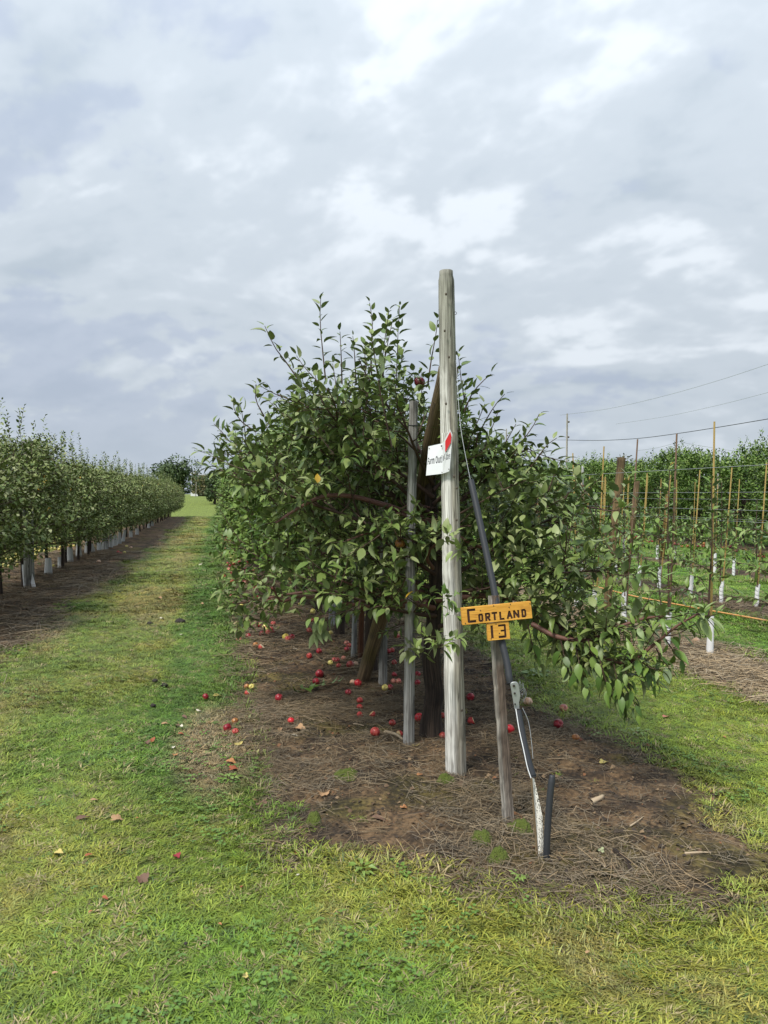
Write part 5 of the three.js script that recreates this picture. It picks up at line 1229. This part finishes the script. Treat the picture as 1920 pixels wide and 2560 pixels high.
{
  const Z = (x, y, s) => [500 + x * 0.5726, 1450 + y * 0.5726, s * 0.5726];
  const put = (x, y, s, kind, label) => { const [px, py, ps] = Z(x, y, s), f = settle(px, py + ps * 0.36), d = project(f)[2]; appleAt(f, clamp(ps * d / FOCAL / 2 * 1.02, 0.024, 0.046), kind, label); };
  const near = [
    [25, 512, 28, 'dark', 'dull red apple lying alone on the lawn left of the bed'],
    [119, 648, 37, 'dark', 'big crimson apple in the withered grass at the left edge of the bed'],
    [155, 667, 24, 'red', 'small red apple close to the big crimson one in the withered grass'],
    [153, 618, 28, 'rotten', 'brown rotting apple just above the big crimson one in the withered grass'],
    [345, 535, 34, 'dark', 'crimson apple alone on bare soil in the left part of the bed'],
    [171, 262, 24, 'pink', 'pinkish apple where the lawn meets the bed, far left'],
    [243, 297, 26, 'rotten', 'orange-red apple beside the half-eaten one'],
    [269, 307, 28, 'bitten', 'half-eaten apple with white flesh at the left of the bed'],
    [375, 258, 32, 'blush', 'yellow apple with a red cheek below the low left branches'],
    [383, 267, 28, 'red', 'red apple tucked against the yellow one with a red cheek'],
    [285, 214, 24, 'yellow', 'pale yellow apple topmost in the small heap at upper left of the bed'],
    [291, 233, 24, 'yellow', 'yellow apple in the middle of the small heap at upper left of the bed'],
    [314, 243, 24, 'dark', 'crimson apple at the right of the small heap'],
    [297, 250, 22, 'red', 'red apple at the bottom of the small heap'],
    [270, 245, 24, 'dark', 'dark red apple at the left of the small heap'],
    [311, 226, 20, 'red', 'small red apple at the upper right of the small heap'],
    [520, 325, 26, 'dark', 'dark red apple midway between the yellow one and the posts'],
    [478, 347, 26, 'red', 'red apple left of the dark red one, midway in the bed'],
    [398, 635, 26, 'scarlet', 'bright red apple on the pile of dead leaves'],
    [522, 430, 36, 'dark', 'large dark apple above the fallen leafy twig'],
    [507, 460, 32, 'dark', 'dark apple touching the fallen leafy twig'],
    [570, 369, 24, 'yellow', 'spotted yellow apple among the reds left of the brace'],
    [606, 381, 22, 'red', 'small red apple just right of the spotted yellow one'],
    [600, 361, 24, 'dark', 'red apple behind the spotted yellow one'],
    [586, 358, 20, 'red', 'small red apple further behind the spotted yellow one'],
    [627, 352, 20, 'pink', 'pale red apple right behind the reds left of the brace'],
    [656, 388, 34, 'red', 'large bright red apple left of the foot of the brace'],
    [680, 382, 22, 'peach', 'pale apple between the bright red one and the brace'],
    [667, 464, 26, 'peach', 'dull pinkish apple in front of the foot of the brace'],
    [690, 466, 33, 'scarlet', 'orange-red apple in front of the foot of the brace'],
    [648, 515, 28, 'dark', 'dark red apple between the leafy twig and the column of squashed ones'],
    [698, 545, 27, 'red', 'topmost of the red apples in a column left of the thin grey post'],
    [697, 562, 26, 'split', 'second of the red apples in a column left of the thin grey post'],
    [699, 606, 22, 'split', 'lowest broken apple of the column left of the thin grey post'],
    [751, 606, 24, 'split', 'broken apple right of the column, left of the thin grey post'],
    [840, 654, 28, 'red', 'red apple left of the thin grey post, nearer of two'],
    [765, 704, 42, 'red', 'big red apple in front, left of the thin grey post'],
    [808, 484, 28, 'yellow', 'yellow apple at the foot of the straight post behind the brace'],
    [831, 483, 24, 'dark', 'red apple right next to the yellow one behind the brace'],
    [845, 463, 24, 'pink', 'dull red apple right of the straight post behind the brace'],
    [848, 437, 24, 'dark', 'dark apple behind the dull red one by the straight post'],
    [867, 464, 24, 'pink', 'dull red apple between the straight post and the thin grey post'],
    [848, 376, 24, 'red', 'red apple further back between the posts'],
    [838, 318, 24, 'red', 'red apple of a pair far back between the posts'],
    [822, 330, 24, 'dark', 'darker apple of the pair far back between the posts'],
    [871, 243, 18, 'yellow', 'yellow apple far back beside the thin grey post'],
    [860, 260, 26, 'red', 'red apple under the far yellow one beside the thin grey post'],
    [950, 427, 26, 'dark', 'red apple behind the trunk, left side, upper'],
    [949, 477, 26, 'dark', 'red apple behind the trunk, left side, lower'],
    [958, 616, 40, 'scarlet', 'large red apple at the left of the trunk foot'],
    [871, 702, 32, 'split', 'red broken apple against the foot of the thin grey post'],
    [1060, 620, 26, 'red', 'red apple half hidden between the trunk and the tall pole'],
    [1060, 711, 32, 'red', 'red apple half hidden by the foot of the tall pole'],
    [1180, 530, 34, 'dark', 'crimson apple right of the tall pole'],
    [1187, 632, 38, 'split', 'crushed red apple showing yellow flesh right of the tall pole'],
    [1352, 671, 42, 'scarlet', 'vivid red apple half hidden by the board stake'],
    [1432, 536, 40, 'peach', 'pale peach apple right of the anchor iron'],
    [1588, 566, 36, 'pink', 'rosy apple at the right edge of the bed'],
    [1565, 650, 42, 'dark', 'dark crimson apple on the soil at the right of the bed'],
    [205, 471, 26, 'rotten', 'brownish red apple in the cluster at the left edge of the bed'],
    [226, 474, 26, 'yellow', 'yellow apple in the cluster at the left edge of the bed'],
    [208, 500, 26, 'bitten', 'bitten yellowish apple in the cluster at the left edge of the bed'],
    [640, 285, 24, 'pink', 'uppermost red apple of the pile left of the whitish post'],
    [652, 297, 24, 'red', 'middle red apple of the pile left of the whitish post'],
    [641, 313, 24, 'dark', 'lower red apple of the pile left of the whitish post'],
    [1640, 700, 30, 'rotten', 'yellow-brown apple far right on the soil'],
  ];
  for (const a of near) put(...a);
  // the windfalls further off
  const rnd = mulberry(313);
  const strew = (n, x0, x1, s0, s1, kinds, label, group, f, r = 0.034) => { for (let i = 0; i < n; i++) { const s = lerp(s0, s1, Math.pow(rnd(), 1.2)), x = lerp(x0, x1, rnd()); appleAt(V(x, soilTop(x, s, f), -s), r * (0.85 + 0.3 * rnd()), kinds[Math.floor(rnd() * kinds.length)], label, group); } };
  strew(60, 0.1, 0.75, 11, 34, ['red', 'dark', 'pink', 'red'], 'red windfall apple under the left crown edge far along the middle row', 'windfalls far along the middle row', strips.main, 0.038);
  strew(34, 0.3, 2.0, 8.3, 14, ['red', 'dark', 'red', 'yellow'], 'windfall apple on the soil between the trunks of the middle row', 'windfalls between the trunks of the middle row', strips.main);
  strew(62, -5.2, -4.2, 17.5, 25, ['yellow'], 'yellow windfall apple behind the guards of the left hedge', 'yellow windfalls behind the left hedge', strips.left, 0.042);
  strew(46, 13.3, 14.6, 16, 27, ['dark', 'plum', 'rotten'], 'dull red windfall apple along the foot of the dark hedge', 'windfalls along the dark hedge', strips.hedge, 0.045);
  for (const [x, y, k, label] of [[295, 1383, 'scarlet', 'red apple on the left soil strip'], [302, 1386, 'red', 'second red apple on the left soil strip, touching the first'], [311, 1384, 'yellow', 'pale apple beside the two red ones on the left soil strip'], [316, 1368, 'yellow', 'pale apple further on along the left soil strip'], [328, 1371, 'peach', 'pale apple at the edge of the left soil strip'], [247, 1407, 'peach', 'orange apple alone on the left soil strip'], [134, 1419, 'yellow', 'yellow apple under the low leaves of the left hedge']]) { const f = settle(x, y + 2); appleAt(f, 0.045, k, label); }
  for (const [x, y, d, k, r, label] of [[1049, 966, 4.75, 'plum', 0.034, 'dark red apple hanging high in the crown left of the tall pole'], [1000, 1368, 4.5, 'rotten', 0.03, 'small brownish apple hanging among the leaves left of the pole'], [1400, 1570, 4.5, 'rotten', 0.028, 'small orange apple below the right arm of the big tree']]) { const o = appleAt(at(x, y, d), r, k, label); o.rotation.set(0.2, 1, 0.1); }
  { const f = settle(1740, 1612); appleAt(f, 0.04, 'peach', 'pale apple on the soil beside the big plain white guard'); }
}

// ------------------------------------------------------------------ fallen leaves, sticks, moss and weeds
{
  const rnd = mulberry(99), cache = new Map();
  function litter(lobes, seed) {
    const k = lobes + '_' + seed; if (cache.has(k)) return cache.get(k);
    const r = mulberry(seed), N = 40, pos = [0, 0.12, 0], idx = [], ph = r() * 6;
    for (let ring = 1; ring <= 2; ring++) for (let i = 0; i < N; i++) {
      const a = i / N * 6.283, base = lobes ? 0.62 + 0.3 * Math.pow(Math.abs(Math.cos(a * lobes / 2)), 0.7) - 0.25 * smooth(0.5, 0, Math.abs(a - Math.PI)) : 1 / Math.sqrt(Math.pow(Math.cos(a), 2) + Math.pow(Math.sin(a) / 0.52, 2)) * 0.95;
      const q = base * ring / 2, x = Math.cos(a) * q, z = Math.sin(a) * q;
      pos.push(x, 0.1 + 0.34 * q * q * Math.cos(a * 2 + ph) + 0.14 * (r() - 0.4) * q + 0.16 * Math.abs(z), z * (1 - 0.25 * q));
    }
    for (let i = 0; i < N; i++) { const j = (i + 1) % N; idx.push(0, 1 + j, 1 + i, 1 + i, 1 + j, 1 + N + i, 1 + j, 1 + N + j, 1 + N + i); }
    const g = new THREE.BufferGeometry(); g.setAttribute('position', new THREE.Float32BufferAttribute(pos, 3)); g.setIndex(idx); g.computeVertexNormals();
    cache.set(k, g); return g;
  }
  const colors = { tan: [0.38, 0.23, 0.12], brown: [0.15, 0.085, 0.055], rust: [0.3, 0.08, 0.035], crimson: [0.27, 0.025, 0.035], orange: [0.4, 0.18, 0.07], yellow: [0.5, 0.41, 0.13], white: [0.62, 0.57, 0.46], green: [0.36, 0.4, 0.22], pink: [0.45, 0.17, 0.12] };
  const mats = {}; for (const [k, c] of Object.entries(colors)) mats[k] = std({ color: new THREE.Color(...c), roughness: 0.75, side: THREE.DoubleSide });
  const dropLeaf = (px, py, size, color, lobes, label) => {
    const f = settle(px, py), d = project(f)[2], m = solo('fallen_leaf', litter(lobes, 1 + Math.floor(rnd() * 5)), mats[color], label, 'leaf');
    const s = size * d / FOCAL / 2 * 0.88;
    m.position.copy(f).add(V(0, bare(f.x, -f.z) < 0 ? 0.004 : 0.018, 0)); m.scale.set(s, s * 0.8, s); m.rotation.set((rnd() - 0.5) * 0.5, rnd() * 6.28, (rnd() - 0.5) * 0.5);
  };
  const L = (x, y) => [x * 0.4822, 1600 + y * 0.4822], Z = (x, y) => [500 + x * 0.5726, 1450 + y * 0.5726], R = (x, y) => [1350 + x * 0.3617, 1600 + y * 0.3617];
  const put = (f, x, y, ...rest) => dropLeaf(...f(x, y), ...rest);
  put(L, 430, 940, 40, 'brown', 0, 'curled dark brown leaf on the lawn left of the tan one');
  put(L, 605, 948, 42, 'tan', 5, 'large tan leaf on the lawn at left');
  put(L, 300, 1127, 38, 'yellow', 5, 'feathery yellow leaf on the lawn far left');
  put(L, 915, 1140, 34, 'crimson', 5, 'crimson leaf lying on the lawn below the bed');
  put(L, 460, 1135, 24, 'rust', 0, 'red-brown leaf on the lawn right of the feathery yellow one');
  put(L, 545, 1360, 24, 'rust', 0, 'rust leaf on the lawn under the tan one');
  put(L, 740, 1262, 52, 'brown', 5, 'flat faded brown leaf sunk in the lawn');
  put(L, 900, 570, 18, 'white', 0, 'small whitish leaf on the lawn left of the withered fringe');
  put(L, 908, 610, 22, 'orange', 5, 'small orange leaf on the lawn below the whitish one');
  put(L, 1140, 1497, 20, 'orange', 0, 'orange leaf low on the lawn, centre');
  put(L, 1272, 1770, 24, 'yellow', 5, 'yellow leaf in the grass near the lower frame edge');
  put(L, 285, 1753, 20, 'tan', 0, 'tan leaf in the grass at lower left');
  put(L, 855, 447, 26, 'tan', 0, 'tan leaf at the left of the leaf patch on the path edge');
  put(L, 955, 412, 28, 'brown', 0, 'brown upright leaf of the leaf patch on the path edge');
  put(L, 915, 458, 28, 'brown', 5, 'dark leaf in the middle of the leaf patch on the path edge');
  put(L, 940, 462, 22, 'white', 0, 'pale leaf at the right of the leaf patch on the path edge');
  put(L, 937, 500, 22, 'rust', 0, 'rust leaf below the leaf patch on the path edge');
  put(L, 760, 545, 30, 'brown', 5, 'brown leaf of the pair left of the path edge');
  put(L, 792, 532, 28, 'rust', 0, 'rusty leaf of the pair left of the path edge');
  put(L, 1060, 487, 30, 'brown', 0, 'brown leaf at the tip of the withered fringe');
  put(L, 1235, 556, 38, 'yellow', 0, 'long straw-yellow leaf in the withered fringe');
  put(L, 490, 846, 22, 'tan', 0, 'small tan leaf above the curled dark brown one');
  put(L, 716, 940, 14, 'orange', 0, 'tiny orange leaf right of the large tan one');
  put(L, 1250, 1300, 20, 'rust', 0, 'rusty leaf in the grass just below the left front of the bed');
  put(L, 1030, 380, 18, 'white', 0, 'whitish leaf on the green edge above the leaf patch');
  put(L, 470, 1430, 16, 'orange', 0, 'small orange leaf low left on the lawn');
  put(Z, 432, 678, 46, 'tan', 5, 'big tan leaf at the pile of dead leaves in the bed');
  put(Z, 380, 690, 30, 'brown', 0, 'dark leaf in the pile of dead leaves in the bed');
  put(Z, 350, 672, 30, 'tan', 0, 'narrow tan leaf left in the pile of dead leaves in the bed');
  put(Z, 412, 700, 28, 'white', 0, 'pale leaf low in the pile of dead leaves in the bed');
  put(Z, 415, 630, 34, 'brown', 5, 'brown leaf behind the bright red apple on the pile');
  put(Z, 540, 965, 50, 'tan', 5, 'tan crumpled leaf in the front of the bed, left');
  put(Z, 890, 1018, 30, 'orange', 5, 'orange-brown leaf below the tall pole');
  put(Z, 970, 1233, 40, 'tan', 5, 'tan leaf at the front of the bed, centre');
  put(Z, 1380, 1064, 44, 'orange', 0, 'orange leaf leaning on the foot of the board stake');
  put(Z, 1402, 1078, 26, 'rust', 0, 'red leaf beside the orange one at the board stake');
  put(Z, 1395, 1098, 30, 'orange', 5, 'amber leaf in front of the red one at the board stake');
  put(Z, 135, 808, 36, 'orange', 5, 'orange leaf where the lawn meets the left edge of the bed');
  put(Z, 145, 838, 32, 'rust', 5, 'red leaf below the orange one at the left edge of the bed');
  put(Z, 350, 955, 34, 'tan', 0, 'tan leaf right of the brown one at the left front of the bed');
  put(Z, 268, 995, 44, 'brown', 5, 'dark brown leaf at the left front of the bed');
  put(Z, 240, 940, 44, 'brown', 0, 'long brown leaf at the grass edge, left front of the bed');
  put(Z, 415, 1206, 34, 'crimson', 0, 'dark crimson leaf at the front grass edge of the bed');
  put(Z, 431, 1306, 20, 'white', 0, 'white scrap of leaf in the grass before the bed');
  put(Z, 780, 1060, 50, 'brown', 0, 'grey-brown flat leaf in the front of the bed');
  put(Z, 960, 885, 24, 'orange', 0, 'orange leaf left of the foot of the tall pole');
  put(Z, 1140, 930, 34, 'brown', 0, 'brown leaf right in front of the tall pole');
  put(Z, 940, 757, 36, 'yellow', 5, 'yellow apple core scrap at the foot of the thin grey post');
  put(Z, 415, 320, 24, 'white', 0, 'curled whitish leaf midway in the bed, upper left');
  put(Z, 80, 515, 30, 'yellow', 0, 'pale yellow leaf beside the dull red apple on the lawn');
  put(R, 442, 888, 32, 'yellow', 5, 'bright yellow crumpled leaf at the right of the bed');
  put(R, 410, 1490, 40, 'green', 5, 'pale green lobed leaf on the soil at lower right');
  put(R, 872, 546, 32, 'pink', 0, 'pinkish leaf on the grass strip at right');
  put(R, 290, 716, 26, 'rust', 5, 'red leaf on the soil below the rosy apple');
  put(R, 306, 742, 26, 'tan', 0, 'tan leaf below the red one on the right soil');
  put(R, 140, 828, 22, 'orange', 0, 'orange leaf on the soil right of the short pipe');
  put(R, 290, 567, 22, 'white', 0, 'white leaf scrap at the right edge of the bed');
  put(R, 650, 735, 30, 'rust', 5, 'rust leaf in the weeds at the right bed edge, left one');
  put(R, 735, 742, 26, 'rust', 5, 'rust leaf in the weeds at the right bed edge, right one');
  put(R, 1275, 688, 14, 'orange', 0, 'orange leaf on the right grass strip');
  put(R, 330, 2190, 20, 'tan', 0, 'tan leaf in the grass near the lower right frame edge');
  for (const [x, y, c, label] of [[380, 1545, 'white', 'whitish leaf on the alley where dark clods lie'], [405, 1550, 'white', 'white scrap on the alley right of the dark clods'], [505, 1413, 'white', 'white scrap near the green edge of the alley'], [400, 1497, 'tan', 'tan leaf in the middle of the alley'], [222, 1507, 'brown', 'dark leaf at the left edge of the alley'], [75, 1538, 'white', 'pale leaf on the left soil strip near the frame edge'], [505, 1513, 'tan', 'tan leaf beside the low branches over the alley'], [452, 1590, 'white', 'whitish leaf in the alley grass beside the leafy edge'], [60, 1515, 'tan', 'pale tan leaf on the left soil strip']]) dropLeaf(x, y, 20, c, 0, label);

  // sticks, chips, clods
  const stick = (f, x1, y1, x2, y2, r, mat, label, category = 'stick') => { const a = settle(...f(x1, y1)), b = settle(...f(x2, y2)); a.y += r; b.y += r; const c = a.clone().lerp(b, 0.5).add(V(r, r * 0.8, r)); solo(category === 'stick' ? 'stick' : 'wood_chip', limbGeometry([a, c, b], r, r * 0.6, 7, 10, 0.25), mat, label, category); };
  const paleWood = std({ color: new THREE.Color(0.42, 0.33, 0.22), roughness: 0.9 });
  stick(R, 355, 1170, 435, 1120, 0.014, paleWood, 'thick pale piece of branch on the soil at right');
  stick(R, 515, 1505, 630, 1640, 0.012, M.bark, 'dark rough stick at the lower right of the bed');
  stick(R, 375, 1555, 450, 1645, 0.005, paleWood, 'thin pale stick left of the dark rough one');
  stick(R, 620, 1340, 715, 1265, 0.004, paleWood, 'thin forked pale twig in the right of the bed');
  stick(R, 170, 1690, 240, 1760, 0.006, M.bark, 'dark twig at the front right of the bed');
  stick(R, 1000, 1520, 1180, 1530, 0.005, paleWood, 'long pale stalk lying at the far lower right of the bed');
  stick(R, 1290, 1625, 1350, 1680, 0.006, M.bark, 'dark twig at the right frame edge of the bed');
  stick(Z, 808, 700, 885, 735, 0.012, paleWood, 'pale split chip of wood left of the thin grey post', 'wood chip');
  stick(Z, 1190, 440, 1270, 510, 0.004, M.twig, 'thin dark twig between the tall pole and the stake');
  stick(Z, 670, 648, 715, 660, 0.004, paleWood, 'short pale stalk left of the thin grey post');
  stick(L, 280, 274, 345, 272, 0.006, M.bark, 'dark twig lying on the path at left');
  stick(L, 690, 35, 730, 22, 0.006, M.bark, 'dark twig further up the path');
  const clod = (f, x, y, size, label) => { const g = new THREE.IcosahedronGeometry(1, 2), p = g.attributes.position; for (let i = 0; i < p.count; i++) { const k = 0.7 + 0.6 * fbm(p.getX(i) * 2 + 5, p.getZ(i) * 2 + p.getY(i), 3, 77); p.setXYZ(i, p.getX(i) * k, p.getY(i) * k * 0.6, p.getZ(i) * k); } g.computeVertexNormals(); const q = settle(...f(x, y)), d = project(q)[2]; const m = solo('soil_clod', g, std({ color: new THREE.Color(0.035, 0.03, 0.026), roughness: 1 }), label, 'clod'); m.scale.setScalar(size * d / FOCAL / 2); m.position.copy(q).add(V(0, 0.02, 0)); };
  clod(L, 803, 222, 14, 'small dark clod on the path, left of a pair'); clod(L, 850, 247, 18, 'dark clod on the path, right of a pair'); clod(L, 793, 352, 14, 'brownish clod on the path below the pair'); clod(L, 962, 1602, 10, 'dark clod in the foreground grass');
  clod((x, y) => [x, y], 450, 1558, 26, 'dark clod in the alley near the leafy edge'); clod((x, y) => [x, y], 374, 1562, 14, 'small dark clod in the middle of the alley');

  // moss
  const moss = std({ color: new THREE.Color(0.1, 0.13, 0.02), roughness: 1, bumpMap: soilBump, bumpScale: 0.02 });
  const mossPatch = (px, py, w, label) => {
    const f = settle(px, py), d = project(f)[2], r = w * d / FOCAL / 2, pos = [], idx = [], N = 34;
    for (let j = 0; j <= N; j++) for (let i = 0; i <= N; i++) { const x = (i / N - 0.5) * 2.4 * r, z = (j / N - 0.5) * 2.4 * r, q = Math.hypot(x, z) / r * (1 + 0.9 * (fbm(x * 18 + px, z * 18, 3, 95) - 0.5)); pos.push(x, soilTop(f.x + x, -(f.z + z)) - f.y + 0.042 * (1 - q * q) + 0.016 * (fbm(x * 90, z * 90, 2, 97) - 0.5), z); }
    for (let j = 0; j < N; j++) for (let i = 0; i < N; i++) { const a = j * (N + 1) + i; idx.push(a, a + N + 1, a + 1, a + 1, a + N + 1, a + N + 2); }
    const g = new THREE.BufferGeometry(); g.setAttribute('position', new THREE.Float32BufferAttribute(pos, 3)); g.setAttribute('uv', new THREE.Float32BufferAttribute(pos.flatMap((_, i) => (i % 3 === 0 ? [pos[i] * 5, pos[i + 2] * 5] : [])), 2)); g.setIndex(idx); g.computeVertexNormals();
    const m = solo('moss_patch', g, moss, label, 'moss'); m.position.copy(f);
  };
  mossPatch(1204, 2120, 62, 'green moss cushion at the front of the bed, left of three'); mossPatch(1305, 2100, 60, 'green moss cushion right behind the foot of the white stake'); mossPatch(1245, 2164, 56, 'green moss cushion nearest the grass, left of the white stake'); mossPatch(1110, 1975, 46, 'thin moss patch before the foot of the tall pole'); mossPatch(785, 2066, 44, 'thin moss patch in the left front of the bed'); mossPatch(870, 1958, 60, 'faint moss patch left of the tall pole');

  // weeds
  const weed = (px, py, size, n, label, tone = 3) => {
    const f = settle(px, py), d = project(f)[2], s = size * d / FOCAL / 2, t = thing('weed', label, 'weed', f), b = new LeafBatch(LEAF_FINE);
    for (let k = 0; k < n; k++) { const a = k * 2.4, r = Math.sqrt(k / n) * s; b.single('leaf', { p: V(Math.cos(a) * r * 0.7, 0.012 + 0.03 * rnd(), Math.sin(a) * r * 0.7), dir: V(Math.cos(a), 0.35, Math.sin(a)).normalize(), up: UP.clone().add(jit(rnd, 0.8)), size: s * (0.4 + 0.3 * rnd()), tone: clamp((tone + rnd() * 1.6) / 6, 0, 0.99) }, k, t); }
    part('stem', limbGeometry([V(0, -0.02, 0), V(0.002, 0.01, 0), V(0.004, 0.03, 0.004)], 0.003, 0.002, 5, 4), M.twig, t);
  };
  weed(1297, 2218, 48, 22, 'small bright green weed in front of the white stake'); weed(572, 1955, 60, 22, 'broad-leaved weed at the left edge of the bed'); weed(905, 2185, 66, 26, 'spreading weed at the front grass edge of the bed'); weed(1489, 1850, 30, 12, 'little green weed on the soil at right'); weed(1588, 1840, 70, 22, 'weed tuft at the right edge of the bed'); weed(640, 2120, 44, 16, 'weed at the left front corner of the bed'); weed(1340, 1690, 70, 26, 'dark weed at the right bed edge behind the anchor iron', 1.5); weed(1690, 1570, 60, 20, 'weed beside the nearest staked row', 1.5);

  // the leafy twig lying on the soil
  const tf = settle(790, 1732), tw = thing('leafy_twig', 'fallen leafy apple twig with grey-green leaves lying on the soil', 'twig', tf), tb = new LeafBatch(LEAF_FINE);
  const q = [settle(742, 1745), settle(790, 1734), settle(850, 1722)].map((p) => p.sub(tf).add(V(0, 0.015, 0)));
  part('stem', limbGeometry(q, 0.005, 0.003, 6, 10), M.twig, tw);
  const qc = new THREE.CatmullRomCurve3(q);
  for (let k = 0; k < 18; k++) { const p = qc.getPointAt(k / 17), a = k * 2.4; tb.list.push({ p: p.add(V(0, 0.012 + 0.02 * rnd(), 0)), dir: V(Math.cos(a), 0.1, Math.sin(a)), up: V(0, k % 3 ? -1 : 1, 0).add(jit(rnd, 0.7)), size: 0.07 * (0.8 + 0.4 * rnd()), tone: 0.35, color: [0.1, 0.15, 0.05] }); }
  tb.list.forEach((e, i) => tb.single('leaf', e, i, tw));
}
renderer.render(scene, camera);
